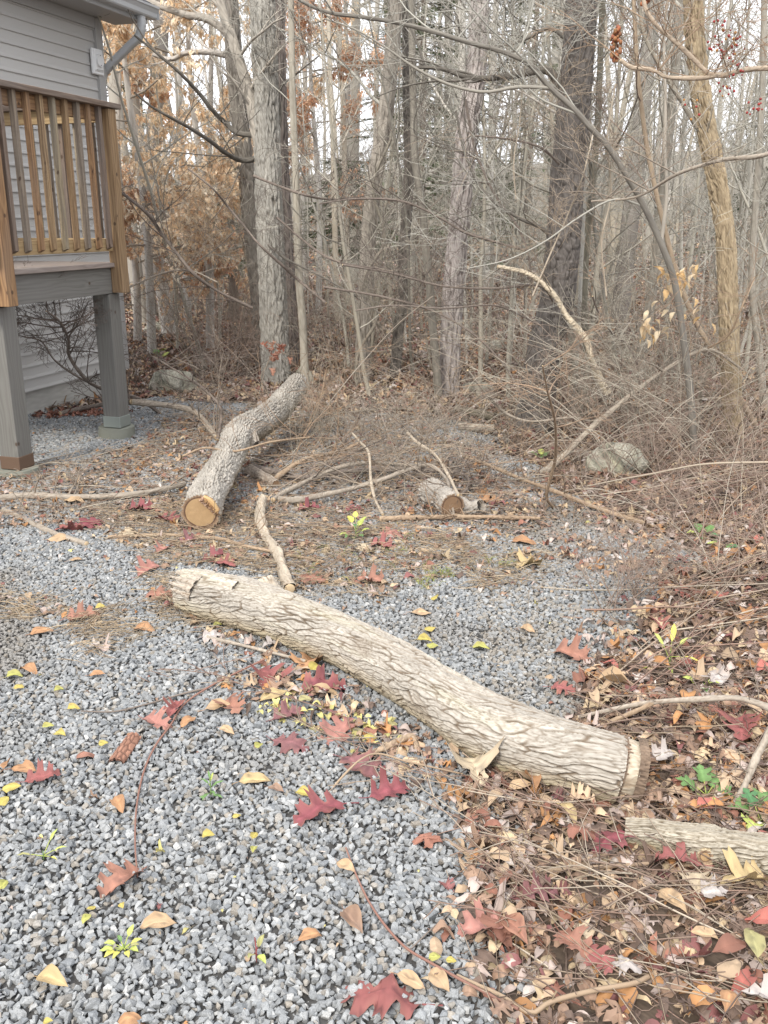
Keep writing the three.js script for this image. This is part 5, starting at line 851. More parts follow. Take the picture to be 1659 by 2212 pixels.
// beech with coppery leaves that still hang on, at left
const beechLeaf = [0, 1, 2, 3].map((k) => leafGeo('beech', 200 + k, { rows: 1, cup: 0.7 + 0.4 * k, fold: 0.5, roll: 1.6, twist: 0.8, rag: 0.15, mottle: 0.25, stem: 0.15 }));
const leafThin = new THREE.MeshPhysicalMaterial({ vertexColors: true, roughness: 0.8, side: THREE.DoubleSide, transmission: 0.45, thickness: 0 });
function beech(label, u, v, d, hgt, seed, reach, nB, cols, dense, y0 = 0.6) {
  const r = RNG(seed), b = atD(u, v, d); b.y = ground(b.x, b.z); const t = thing('copper_leaved_beech', label, 'tree', b), tr = [V(0, -0.1, 0), V(0.05, hgt * 0.3, 0), V(-0.05, hgt * 0.65, 0.05), V(0.05, hgt, 0)];
  part('trunk', barkTube(tr, { ds: 0.05, nt: 24, seed, rad: (q) => lerp(0.06, 0.015, q), ...B_beech }), barkMat, t);
  const tw = new Twigs(), lists = beechLeaf.map(() => []), sp = smoothPath(tr, 0.05).pts;
  for (let i = 0; i < nB; i++) {
    const y = lerp(y0, hgt * 0.96, (i + r()) / nB), k = Math.min(sp.length - 1, Math.round((y + 0.1) / (hgt + 0.1) * (sp.length - 1))), a = r() * 6.283, dir = V(Math.cos(a), 0.12 + 0.2 * r(), Math.sin(a));
    grow(tw, sp[k], dir, reach * (0.55 + 0.6 * r()) * (1.1 - 0.5 * y / hgt), 0.013, 2, { r, segs: 8, wob: 0.16, up: 0.0, kids: 8, ratio: 0.45, minR: 0.002, col: [0.27, 0.24, 0.2], ang: 0.8,
      leaf: (pts, dirs, depth) => { if (depth > 1) return; for (let q = 1; q < pts.length; q++) for (let w = 0; w < dense; w++) { if (r() < 0.6) continue; const p = pts[q - 1].clone().lerp(pts[q], r()).add(V((r() - 0.5) * 0.06, -0.03 - 0.03 * r(), (r() - 0.5) * 0.06)), c = cols[Math.floor(r() * cols.length)], f = 0.75 + 0.5 * r(), s = 0.06 + 0.045 * r(); lists[Math.floor(r() * 4)].push({ p, q: quat((r() - 0.5) * 1.6, r() * 6.28, -0.5 - 1.0 * r()), s: V(s, s, s), c: [c[0] * f, c[1] * f, c[2] * f] }); } } });
  }
  part('crown', tw.geo(), twigMat, t);
  lists.forEach((l, i) => instances('hanging_leaves', beechLeaf[i], leafThin, l, t));
  return t;
}
const COP = [[0.80, 0.68, 0.52], [0.78, 0.63, 0.45], [0.82, 0.74, 0.61], [0.72, 0.54, 0.37]], RUS = [[0.6, 0.38, 0.25], [0.66, 0.47, 0.32], [0.54, 0.32, 0.2]];
beech('copper leaved beech just past the house corner', 330, 790, 11.8, 5.4, 3, 1.9, 16, COP, 3, 1.0);
beech('pale copper leaved beech in front of the tall forked tree at left', 455, 770, 12.2, 5.2, 8, 1.7, 12, COP, 3, 1.0);
beech('low rusty leaved young beech at the foot of the copper trees', 300, 775, 12.8, 3.4, 14, 1.8, 14, [...RUS, ...COP], 3, 0.4);
beech('rust leaved beech far behind between two trunks left of centre', 690, 770, 17, 6.4, 25, 1.7, 20, RUS, 2, 1.6);
beech('sparse copper leaved beech far behind right of the tall forked tree', 660, 760, 20, 8, 33, 2, 18, COP, 2, 2.6);
beech('thin copper leaved sapling deep in the woods behind the whitish beech', 250, 760, 16.5, 6.6, 47, 1.8, 14, COP, 3, 1.2);

// ---------- thicket: bare saplings and shrubs, one prototype of each kind, then copies ----------
function saplingProto(seed, H, lean, col, kids, segs = 8, rad = 0.02) {
  const r = RNG(seed), tw = new Twigs(), tr = new Twigs(), p = [V(0, -0.1, 0)]; let d = V(lean * (r() - 0.5), 1, lean * (r() - 0.5));
  for (let i = 0; i < 9; i++) { d.addScaledVector(randDir(r), 0.10); d.y = Math.max(d.y, 0.55); d.normalize(); p.push(p[i].clone().addScaledVector(d, H / 9)); }
  tr.tube(p, rad, rad * 0.3, 7, col, mix3(col, twigGrey, 0.5));
  for (let k = 0; k < kids; k++) { const t = lerp(0.16, 0.97, (k + r()) / kids) * 9, i = Math.min(8, Math.floor(t)), q = p[i].clone().lerp(p[i + 1], t - i), dir = randDir(r); dir.y = 0.25 + 0.6 * r(); grow(tw, q, dir, H * 0.24 * (0.6 + 0.8 * r()), rad * 0.35, 2, { r, segs, wob: 0.2, up: 0.04, kids: 4, ratio: 0.55, minR: 0.0022, col: mix3(col, twigGrey, 0.5), ang: 0.75 }); }
  return [tr.geo(), tw.geo()];
}
const TW2 = { grey: [0.40, 0.375, 0.315], dark: [0.20, 0.185, 0.155], tan: [0.36, 0.325, 0.262], pale: [0.52, 0.495, 0.44] };
{
  const r = RNG(404), kinds = [['grey', 4.6, 0.4], ['tan', 3.8, 0.3], ['dark', 4.2, 0.6], ['pale', 5, 0.35], ['grey', 3.4, 0.6]], protos = kinds.map(([c, H, l], i) => saplingProto(500 + i, H, l, TW2[c], 10, 7, 0.017 + 0.009 * r()));
  const words = ['slim grey bare sapling in the thicket', 'leaning tan bare sapling in the thicket', 'dark bare sapling in the thicket', 'pale straight bare sapling in the thicket', 'crooked grey bare sapling in the thicket'];
  const first = [];
  const spot = (u, d, k, s) => {
    const b = atD(u, 700, d); b.y = ground(b.x, b.z);
    let o = first[k];
    if (!o) { o = first[k] = thing('bare_sapling', words[k], 'sapling', b, 0, kinds[k][0] + ' saplings in the thicket ' + (k === 4 ? 'with crooked stems' : '')); part('trunk', protos[k][0], twigMat, o); part('crown', protos[k][1], twigMat, o); }
    else { o = o.clone(); o.name = numbered('bare_sapling'); scene.add(o); }
    o.position.copy(b); o.rotation.y = r() * 6.28; o.scale.setScalar(s);
  };
  const clear = (u, d) => d < 8.4 && u < 1080;
  for (let i = 0; i < 84; i++) { let u = 740 + r() * 1080, d = 7.2 + 9 * r(); if (clear(u, d)) d += 2.5; spot(u, d, Math.floor(r() * 5), 0.75 + 0.55 * r()); }
  for (let i = 0; i < 16; i++) spot(330 + r() * 380, 10.5 + 6 * r(), Math.floor(r() * 5), 0.7 + 0.5 * r());
}
// shrubs of many arching stems
{
  const r = RNG(808);
  const shrubProto = (seed, H, n, col) => { const q = RNG(seed), tw = new Twigs(); for (let i = 0; i < n; i++) { const a = q() * 6.28, dir = V(Math.cos(a) * (0.3 + 0.5 * q()), 1, Math.sin(a) * (0.3 + 0.5 * q())); grow(tw, V((q() - 0.5) * 0.2, -0.03, (q() - 0.5) * 0.2), dir, H * (0.6 + 0.7 * q()), 0.006, 2, { r: q, segs: 9, wob: 0.12, up: -0.045, kids: 5, ratio: 0.42, minR: 0.0017, col, ang: 0.8 }); } return tw.geo(); };
  const caneProto = (seed) => { const q = RNG(seed), tw = new Twigs(); for (let i = 0; i < 11; i++) { const a = q() * 6.28, t = 0.5 + 1.1 * q(); grow(tw, V((q() - 0.5) * 0.3, -0.03, (q() - 0.5) * 0.3), V(Math.cos(a) * t, 1, Math.sin(a) * t), 1.5 + 1.3 * q(), 0.0048, 1, { r: q, segs: 14, wob: 0.07, up: -0.085, kids: 4, ratio: 0.3, minR: 0.002, col: i % 3 ? [0.27, 0.215, 0.17] : [0.36, 0.32, 0.26], ang: 0.7 }); } return tw.geo(); };
  const pr = [['reddish', shrubProto(1, 1.2, 9, twigRed)], ['brown', shrubProto(2, 1.5, 9, [0.27, 0.24, 0.195])], ['grey', shrubProto(3, 1.8, 8, [0.38, 0.35, 0.29])], ['long caned', caneProto(4)]], first = [];
  const put = (u, d, k, s) => { const b = atD(u, 900, d); b.y = ground(b.x, b.z); let o = first[k]; if (!o) { o = first[k] = thing('bare_shrub', pr[k][0] + ' leafless arching shrub on the woods floor', 'shrub', b, 0, pr[k][0] + ' leafless shrubs'); part('stems', pr[k][1], twigMat, o); } else { o = o.clone(); o.name = numbered('bare_shrub'); scene.add(o); } o.position.copy(b); o.rotation.y = r() * 6.28; o.scale.setScalar(s); };
  for (let i = 0; i < 26; i++) put(1080 + r() * 680, 6.2 + 5 * r(), Math.floor(r() * 4), 0.6 + 0.45 * r());
  for (let i = 0; i < 9; i++) put(1200 + r() * 520, 5.9 + 2.4 * r(), 3, 0.55 + 0.4 * r());
  for (let i = 0; i < 7; i++) put(600 + r() * 480, 6.4 + 1.8 * r(), 3, 0.3 + 0.25 * r());
  for (let i = 0; i < 4; i++) put(1500 + r() * 230, 3.6 + 1.6 * r(), 3, 0.28 + 0.2 * r());
  for (let i = 0; i < 10; i++) put(1330 + r() * 400, 3.6 + 2.4 * r(), 0, 0.28 + 0.2 * r());
  for (let i = 0; i < 20; i++) put(380 + r() * 700, 9.2 + 3.5 * r(), Math.floor(r() * 3), 0.55 + 0.45 * r());
  for (let i = 0; i < 6; i++) put(460 + r() * 200, 9.6 + 2 * r(), 0, 0.5 + 0.4 * r());
  for (let i = 0; i < 8; i++) put(620 + r() * 560, 5.6 + 1.8 * r(), 1, 0.26 + 0.14 * r());
}
// ---------- far woods ----------
{
  const r = RNG(1212);
  const farProto = (seed, H, rad, col, kids) => { const q = RNG(seed), tr = new Twigs(), tw = new Twigs(), p = [V(0, -0.5, 0)]; let d = V(0.12 * (q() - 0.5), 1, 0.12 * (q() - 0.5)); for (let i = 0; i < 10; i++) { d.addScaledVector(randDir(q), 0.045); d.normalize(); p.push(p[i].clone().addScaledVector(d, H / 10)); } tr.tube(p, rad, rad * 0.3, 9, col, mix3(col, [0.3, 0.27, 0.24], 0.5)); for (let k = 0; k < kids; k++) { const t = lerp(0.3, 0.98, (k + q()) / kids) * 10, i = Math.min(9, Math.floor(t)), b = p[i].clone().lerp(p[i + 1], t - i), dir = randDir(q); dir.y = 0.35 + 0.5 * q(); grow(tw, b, dir, H * 0.2 * (0.5 + 0.8 * q()), rad * 0.26, 2, { r: q, segs: 6, wob: 0.2, up: 0.06, kids: 3, ratio: 0.5, minR: 0.0042, col: mix3(col, [0.33, 0.305, 0.26], 0.6), ang: 0.7 }); } return [tr.geo(), tw.geo()]; };
  const K = [['grey barked', 13, 0.13, [0.38, 0.355, 0.31]], ['dark barked', 15, 0.15, [0.21, 0.19, 0.17]], ['pale barked', 12, 0.10, [0.54, 0.515, 0.47]], ['slender tan', 10, 0.065, [0.44, 0.39, 0.31]]], P = K.map(([n, H, rad, c], i) => farProto(900 + i, H, rad, c, 7)), first = [];
  const put = (u, d, k, s) => { const b = atD(u, 500, d); b.y = ground(b.x, b.z); let o = first[k]; if (!o) { o = first[k] = thing('forest_tree', K[k][0] + ' bare tree standing deep in the woods', 'tree', b, 0, K[k][0] + ' bare trees deep in the woods'); part('trunk', P[k][0], twigMat, o); part('crown', P[k][1], twigMat, o); } else { o = o.clone(); o.name = numbered('forest_tree'); scene.add(o); } o.position.copy(b); o.rotation.y = r() * 6.28; o.scale.setScalar(s); };
  for (let i = 0; i < 112; i++) { const d = 15 + 48 * Math.pow(r(), 1.1), u = -150 + r() * 2000; if (u < 260 && d < 16) continue; put(u, d, [0, 0, 1, 2, 3, 3][Math.floor(r() * 6)], 0.75 + 0.5 * r()); }
  // far undergrowth that reads as one haze of twigs
  const bg = [saplingProto(700, 2.0, 0.9, [0.35, 0.33, 0.28], 7, 5, 0.013), saplingProto(701, 2.8, 0.6, [0.37, 0.34, 0.28], 7, 5, 0.014), saplingProto(702, 1.5, 1.1, [0.36, 0.325, 0.262], 6, 5, 0.012)].map((g) => mergeGeometries(g)), L = bg.map(() => []);
  for (let i = 0; i < 950; i++) { const d = 13 + 55 * Math.pow(r(), 0.8), u = -250 + r() * 2200, b = atD(u, 500, d); b.y = ground(b.x, b.z); const s = 0.6 + 0.7 * r() + d * 0.004, f = 0.75 + 0.5 * r(); L[Math.floor(r() * 3)].push({ p: b, q: quat(0, r() * 6.28, 0), s: V(s, s, s), c: [f, f, f] }); }
  const t = thing('far_undergrowth', 'hazy mass of bare brush and saplings filling the far woods', 'undergrowth'); t.userData.kind = 'stuff';
  L.forEach((l, i) => instances('brush', bg[i], twigMat, l, t));
  // a few evergreens that show dark green between the trunks
  const needle = new Twigs(); for (let i = 0; i < 26; i++) { const x = i / 25, a = (i % 2 ? 1 : -1) * (0.7 + 0.3 * r()), l = 0.16 * (1.1 - 0.7 * x); needle.tube([V(x, 0, 0), V(x + l * 0.6, 0.03 * (r() - 0.5), a * l)], 0.012, 0.004, 3, [1, 1, 1]); } needle.tube([V(0, 0, 0), V(1, 0, 0)], 0.008, 0.004, 3, [0.9, 0.6, 0.4]);
  const ng = needle.geo(), nm = std({ vertexColors: true, roughness: 0.85 });
  const fir = (label, u, d, H, seed, R) => { const q = RNG(seed), b = atD(u, 600, d); b.y = ground(b.x, b.z); const o = thing('evergreen_tree', label, 'tree', b), tr = new Twigs(), list = []; tr.tube([V(0, -0.2, 0), V(0.05, H * 0.5, 0), V(0, H, 0)], 0.1, 0.02, 8, [0.2, 0.16, 0.13]); const n = Math.round(H * 17); for (let i = 0; i < n; i++) { const y = lerp(0.9, H, (i + q()) / n), L0 = R * (1.05 - y / H) * (0.7 + 0.5 * q()) + 0.15, a = q() * 6.28; tr.tube([V(0, y, 0), V(Math.cos(a) * L0, y - 0.12 * L0, Math.sin(a) * L0)], 0.012, 0.004, 4, [0.18, 0.15, 0.12]); for (let k = 0; k < 15; k++) { const tt = 0.2 + 0.8 * q(), s = 0.28 + 0.22 * q(), f = 0.6 + 0.8 * q(); list.push({ p: V(Math.cos(a) * L0 * tt, y - 0.12 * L0 * tt + (q() - 0.5) * 0.05, Math.sin(a) * L0 * tt), q: quat((q() - 0.5) * 0.8, -a + (q() - 0.5) * 2, -0.2 + (q() - 0.5) * 0.6), s: V(s, s, s), c: [0.085 * f, 0.11 * f, 0.055 * f] }); } } part('trunk', tr.geo(), twigMat, o); instances('needle_sprays', ng, nm, list, o); };
  fir('dark green evergreen low behind the house corner', 268, 19, 4.6, 1, 1.6); fir('low green hemlock between the beech and the tall forked tree', 500, 15.5, 2.6, 2, 1.3); fir('evergreen among trunks between the vine clad and shaggy trees', 905, 19, 7.5, 3, 1.7); fir('green pine rising high behind the shaggy tree top', 1130, 24, 12, 4, 2.4); fir('small hemlock behind the slim tree right of the bent log', 745, 19, 2.6, 5, 1.1); fir('tall pine far back beyond the bowed sapling top', 905, 30, 14, 6, 2.6); fir('evergreen deep in the woods at the right edge', 1640, 22, 5, 7, 1.6);
}
// pale hanging leaves on a sprig at right, russet leaves in front of the tall tree
{
  const r = RNG(66);
  const sprig = (name, label, spots, d, kind, size0, cols, stems) => { const t = thing(name, label, 'sprig'), tw = new Twigs(); for (const s of stems) tw.tube(smoothPath(at3(s, d), 0.05).pts, 0.004, 0.002, 5, twigGrey); spots.forEach(([u, v, n, sp]) => { for (let i = 0; i < n; i++) { const p = atD(u + (r() - 0.5) * sp, v + (r() - 0.5) * sp, d + (r() - 0.5) * 0.25), c = cols[Math.floor(r() * cols.length)], g = leafGeo(kind, 300 + Math.floor(r() * 99), { cup: 0.8, roll: 1, fold: 0.4, color: c, rows: 1, twist: 0.6 }), m = part('leaf', g, leafThin, t), s = size0 * (0.7 + 0.5 * r()); m.position.copy(p); m.quaternion.copy(quat((r() - 0.5) * 1.2, r() * 6.28, -0.6 - 0.7 * r())); m.scale.setScalar(s); } }); part('stem', tw.geo(), twigMat, t); };
  sprig('leafy_sprig', 'sprig of pale cream leaves still hanging in the bare thicket at right', [[1440, 605, 8, 40], [1480, 625, 12, 60], [1440, 660, 7, 60], [1415, 700, 12, 50], [1400, 725, 6, 40], [1510, 700, 5, 70], [1490, 580, 5, 30]], 6.3, 'beech', 0.085, [[0.72, 0.6, 0.42], [0.66, 0.52, 0.34], [0.62, 0.42, 0.2]], [[[1500, 880], [1480, 760], [1450, 660], [1430, 590]], [[1470, 720], [1420, 700], [1385, 690]], [[1460, 680], [1500, 630], [1520, 600]]]);
  sprig('leafy_sprig', 'sprig of large russet hanging leaves in front of the tall pale tree', [[582, 748, 3, 24], [600, 742, 3, 24], [588, 772, 3, 26], [603, 770, 2, 18], [615, 778, 2, 20], [588, 800, 2, 16]], 8.4, 'oak', 0.085, [[0.4, 0.18, 0.12], [0.48, 0.25, 0.17], [0.34, 0.14, 0.09]], [[[560, 850], [575, 790], [590, 745], [600, 725]], [[585, 770], [612, 765], [622, 775]]]);
}
// ---------- single fallen leaves that stand out ----------
const LC = { crimson: [0.186, 0.049, 0.059], red: [0.230, 0.074, 0.070], maroon: [0.177, 0.075, 0.079], salmon: [0.306, 0.141, 0.116], rust: [0.265, 0.126, 0.089], orange: [0.338, 0.185, 0.093], tan: [0.377, 0.267, 0.161], cream: [0.43, 0.355, 0.25], brown: [0.221, 0.144, 0.104], pale: [0.37, 0.335, 0.315], yellow: [0.37, 0.31, 0.08], lime: [0.31, 0.31, 0.085], olive: [0.281, 0.260, 0.121], ochre: [0.393, 0.298, 0.152] };
let leafSeed = 1000;
function leaf(kind, u, v, L, deg, colour, label, o = {}) {
  const p = atY(u, v, 0.03); p.y = ground(p.x, p.z) + (o.lift ?? (gravelly(p.x, p.z) ? 0.028 : 0.05)); const s = size(L, p), c = LC[colour], k = leafSeed++;
  const r = RNG(k), g = leafGeo(kind, k, { rows: 4, cup: 0.2 + 0.35 * r(), fold: 0.05 + 0.25 * r(), roll: 0.2 + 0.4 * r(), twist: 0.3 * (r() - 0.3), rag: 0.14, mottle: 0.26, spots: 0.35 + 0.5 * r(), vein: o.vein ?? 1.25, color: c, edge: mix3(c, r() < 0.5 ? [0.4, 0.24, 0.13] : [0.2, 0.11, 0.07], 0.15 + 0.55 * r()), ...o.shape });
  const m = solo(o.name ?? (kind === 'oak' ? 'oak_leaf' : kind === 'maple' ? 'maple_leaf' : 'fallen_leaf'), g, leafMat, label, 'leaf', o.group);
  m.position.copy(p); m.scale.setScalar(s); m.quaternion.copy(quat((o.tx ?? 0.2 * (r() - 0.5)) + 0.16, deg * Math.PI / 180, (o.tz ?? 0.2 * (r() - 0.5))));
  return m;
}
const oak = (...a) => leaf('oak', ...a);
oak(690, 1748, 128, 215, 'crimson', 'large dark crimson oak leaf alone on gravel below the middle of the big log', { shape: { cup: 0.45, fold: 0.1 } });
oak(824, 2140, 186, 172, 'red', 'largest red oak leaf, on gravel at the bottom edge', { shape: { cup: 0.35, roll: 0.3 } });
oak(262, 1892, 115, 235, 'rust', 'reddish brown oak leaf on gravel at the end of the thin dark runner');
oak(578, 1463, 112, 110, 'red', 'broad red oak leaf on gravel under the straight pale stick', { shape: { cup: 0.5 } });
oak(700, 1483, 108, 10, 'crimson', 'deep red oak leaf against the big log below a yellow leaf');
oak(500, 1527, 86, 300, 'rust', 'rusty oak leaf with narrow lobes left of the ochre oval leaf');
oak(728, 1580, 100, 55, 'salmon', 'pinkish oak leaf standing with pointed lobes among yellow plantain leaves', { tz: 0.5 });
oak(628, 1604, 88, 340, 'maroon', 'wine red oak leaf pointing right above the dead grey twig');
oak(622, 1545, 74, 20, 'maroon', 'small purplish oak leaf between two tan leaves');
oak(780, 1652, 108, 320, 'maroon', 'brownish maroon oak leaf lying over the decayed stick');
oak(842, 1708, 98, 25, 'crimson', 'dark crimson oak leaf with thin lobes right of the largest lone crimson leaf');
oak(338, 1562, 78, 330, 'salmon', 'salmon oak leaf left of the thin runner on gravel');
oak(376, 1534, 62, 80, 'red', 'red oak leaf folded against the runner beside the salmon leaf', { shape: { fold: 0.8 } });
oak(92, 1680, 78, 20, 'red', 'red oak leaf overlapping an orange leaf at the left edge');
oak(1040, 2022, 110, 190, 'salmon', 'large salmon oak leaf with deep lobes at the gravel and leaf litter edge');
oak(1238, 2052, 100, 300, 'rust', 'red orange oak leaf in the litter at lower right', { name: 'oak_leaf' });
oak(1290, 2085, 84, 300, 'red', 'red oak leaf tucked under the red orange one at lower right');
oak(1322, 1824, 108, 200, 'crimson', 'glossy dark red oak leaf at the left end of the short log', { shape: { cup: 0.9 } });
oak(1462, 1872, 104, 160, 'red', 'brick red oak leaf just below the knot of the short log');
oak(1168, 1945, 92, 10, 'maroon', 'crumpled dusky pink oak leaf on the litter edge left of lower centre', { shape: { rag: 0.3, cup: 1.0 } });
oak(320, 1230, 62, 60, 'salmon', 'salmon red oak leaf on gravel left of the big log far end');
oak(345, 1284, 72, 350, 'rust', 'brownish red oak leaf flat on gravel below the salmon one by the big log');
oak(178, 1326, 72, 15, 'rust', 'brown oak leaf on straw at the left');
oak(190, 1128, 76, 40, 'crimson', 'dark red oak leaf left of the bent log near the broken stick');
oak(150, 1138, 66, 200, 'red', 'red oak leaf under the broken grey stick at left');
oak(358, 1120, 66, 150, 'crimson', 'crimson pink oak leaf at the left of the sawn face of the bent log');
oak(308, 1098, 64, 10, 'crimson', 'very dark red oak leaf near the level grey branch left of the bent log');
oak(672, 1247, 70, 330, 'rust', 'rust red oak leaf right of the crooked pale branch');
oak(466, 1205, 62, 20, 'crimson', 'cherry red leaf just behind the far end of the big log');
oak(487, 1220, 50, 340, 'red', 'small red leaf behind the big log beside a tan leaf');
oak(412, 1165, 52, 40, 'maroon', 'brown red leaf below the thin pole under the bent log face');
oak(352, 1183, 50, 70, 'salmon', 'pinkish red oak leaf left below the thin pole');
oak(846, 1152, 60, 20, 'salmon', 'pink red oak leaf right of the yellow green plant in the middle');
oak(826, 1178, 62, 345, 'red', 'second pink red oak leaf just below the other beside the green plant');
oak(668, 1100, 52, 15, 'crimson', 'dark red oak leaf in the brush pile right of the bent log');
oak(765, 1100, 46, 10, 'crimson', 'small crimson leaf on gravel at the middle of the brush pile');
oak(1238, 1402, 92, 320, 'rust', 'long reddish brown oak leaf at the gravel edge behind the big log', { shape: { roll: 0.5 }, tx: 0.1, tz: 0 });
oak(1590, 1353, 76, 100, 'orange', 'orange brown oak leaf standing in the litter at right');
oak(1602, 1580, 110, 250, 'red', 'big brick red oak leaf among green leaves near the right edge');
oak(1420, 1350, 60, 100, 'red', 'red oak leaf deep in the litter behind the big log', {});
oak(1216, 1480, 60, 330, 'red', 'small red leaf near the pale branch behind the big log');
oak(1040, 1058, 56, 90, 'orange', 'orange brown oak leaf propped up right of the white barked log', { tx: -0.9 });
oak(1052, 1078, 56, 340, 'orange', 'tan orange oak leaf lying in front of the propped orange one');
oak(805, 1250, 70, 350, 'rust', 'rusty leaf on straw behind the middle of the big log');
leaf('oak', 792, 1180, 56, 60, 'cream', 'pale tan oak leaf curled below the green plant', { shape: { cup: 1.2 } });
leaf('oak', 282, 1147, 62, 30, 'cream', 'cream oak leaf lying left of the thin pole end', { shape: { cup: 1.1 } });
leaf('oak', 1085, 730 + 1460, 60, 40, 'brown', 'brown lobed leaf at the bottom edge under the forked branch');
// maples and pale leaves
leaf('maple', 1028, 1668, 112, 280, 'cream', 'big cream maple leaf against the lower side of the big log', { shape: { cup: 0.8, roll: 0.9 } });
leaf('maple', 662, 1437, 78, 240, 'orange', 'orange tan maple leaf leaning on the big log', { shape: { cup: 0.7 } });
leaf('maple', 1137, 1213, 58, 200, 'ochre', 'ochre maple leaf on gravel behind the big log');
leaf('maple', 1652, 2172, 100, 150, 'pale', 'whitish maple leaf in the bottom right corner');
leaf('maple', 1345, 2098, 72, 170, 'pale', 'pale grey curled leaf in the litter at lower right beside the red oak leaves', { shape: { cup: 1 } });
leaf('maple', 1505, 1925, 62, 250, 'cream', 'cream lobed leaf below the short log');
leaf('maple', 1545, 1945, 60, 10, 'pale', 'pale pinkish leaf right of the cream lobed one below the short log');
leaf('maple', 1440, 1975 - 340, 56, 20, 'pale', 'greyish pink leaf in the litter beyond the cut end of the big log');
leaf('maple', 1545, 1470, 62, 100, 'pale', 'white pink leaf standing in the litter above the arched branch', { tx: -0.6 });
leaf('maple', 1250, 2040 - 16, 54, 120, 'cream', 'buff leaf beneath the red orange oak leaf');
leaf('maple', 1600, 1915, 108, 190, 'ochre', 'wide ochre brown maple leaf under the short log at right');
leaf('maple', 462, 1370, 46, 10, 'pale', 'greyish lavender leaf over the straight pale stick');
leaf('maple', 585, 1392, 42, 200, 'pale', 'pale pink crumpled leaf where the straight stick meets the log');
// single oval leaves
const oval = (u, v, L, deg, colour, label, o) => leaf('oval', u, v, L, deg, colour, label, o);
oval(108, 2104, 82, 340, 'ochre', 'large ochre curled leaf on gravel at the lower left', { shape: { cup: 0.9 } });
oval(255, 1736, 62, 300, 'orange', 'tan orange oval leaf alone on gravel left of the green plant');
oval(340, 1984, 80, 10, 'tan', 'tan leaf with a dark tear on gravel in the lower left');
oval(762, 1984, 88, 300, 'brown', 'dull brown toothed leaf on gravel at lower centre', { shape: { fold: 0.5 } });
oval(282, 2190, 66, 10, 'orange', 'orange brown curled leaf at the bottom edge left of centre', { shape: { cup: 1.6 } });
oval(747, 1866, 54, 320, 'tan', 'small tan leaf at the upper end of the thin dark stem');
oval(888, 2112, 70, 330, 'tan', 'tan oval leaf touching the largest red oak leaf');
oval(950, 2112, 76, 300, 'tan', 'dull tan oval leaf beneath the dark stem at the bottom');
oval(592, 1505, 68, 30, 'ochre', 'ochre toothed oval leaf below the broad red oak leaf');
oval(475, 1530, 66, 20, 'tan', 'tan leaf under the rusty narrow lobed oak leaf');
oval(408, 1560, 50, 60, 'orange', 'orange tan oval leaf on gravel right of the runner');
oval(552, 1681, 70, 5, 'ochre', 'ochre ragged leaf above the small brown leaf right of the green plant');
oval(596, 1703, 44, 330, 'brown', 'small brown leaf just below the ochre ragged one');
oval(186, 1632, 50, 20, 'rust', 'rust coloured curled leaf beside the flake of bark', { shape: { cup: 1.6 } });
oval(16, 1652, 44, 90, 'orange', 'orange leaf standing at the very left edge', { tx: -0.7 });
oval(52, 1664, 64, 345, 'orange', 'orange oval leaf under the red oak leaf at the left edge');
oval(1148, 1692, 66, 280, 'orange', 'bright orange folded leaf under the big log near its cut end', { shape: { fold: 0.8 }, tx: -0.5 });
oval(1124, 1702, 56, 20, 'tan', 'tan leaf beside the bright orange folded one');
oval(1226, 1756, 76, 300, 'ochre', 'upright curled ochre leaf below the cut end of the big log', { shape: { cup: 1.1 }, tx: -0.5 });
oval(88, 1357, 52, 10, 'orange', 'tan orange leaf at the left on gravel below the straw patch');
oval(310, 1356, 58, 350, 'orange', 'orange leaf on straw left of the big log underside', { shape: { cup: 1.2 } });
oval(60, 1438, 54, 330, 'orange', 'orange curled leaf on gravel at far left', { shape: { cup: 1.3 } });
oval(210, 1460 - 6, 36, 10, 'orange', 'small orange leaf on gravel above the forked twig');
oval(1110, 2022, 88, 300, 'rust', 'folded orange brown leaf right of the large salmon oak leaf', { shape: { fold: 0.9 } });
oval(1092, 1912, 62, 70, 'rust', 'brown orange curled leaf standing at the litter edge', { tx: -0.6 });
oval(1450, 1965, 84, 300, 'tan', 'long tan oval leaf in the litter below the brick red oak leaf');
oval(1575, 2168, 74, 60, 'orange', 'bright orange curled leaf near the bottom right corner', { shape: { cup: 1.4 } });
oval(1625, 2050, 96, 80, 'olive', 'large olive yellow leaf at the lower right edge');
oval(1520, 2040, 60, 330, 'tan', 'dull tan leaf in the lower right litter');
oval(1130, 1165, 60, 340, 'orange', 'long tan leaf on gravel right of the brush pile', { shape: { cup: 0.6 } });
oval(672, 2012, 58, 20, 'orange', 'orange brown curled leaf left of the toothed brown leaf', { shape: { cup: 1.5 } });
oval(130, 1990 - 830, 54, 5, 'tan', 'tan narrow leaf near the broken stick at left');
oval(165, 1206, 34, 10, 'tan', 'small tan leaf on gravel under the broken stick');
oval(492, 1212, 58, 10, 'tan', 'tan leaf beside the cherry red leaf behind the big log');
oval(910, 1318, 46, 350, 'tan', 'tan leaf above yellow leaves behind the big log middle');
oval(1140, 1352, 38, 320, 'tan', 'small tan leaf on gravel behind the big log right half');
oval(1330, 1505 - 30, 82, 350, 'tan', 'long curled tan leaf by the arched branch', { shape: { roll: 2 } });
oval(490, 1580, 40, 330, 'tan', 'small tan leaf just below the rusty narrow lobed oak leaf');
oval(160, 1080, 50, 350, 'tan', 'tan leaf near the level grey branch at left');
oval(700, 1700 - 205, 66, 5, 'tan', 'tan lobed leaf under the deep red leaf against the big log');
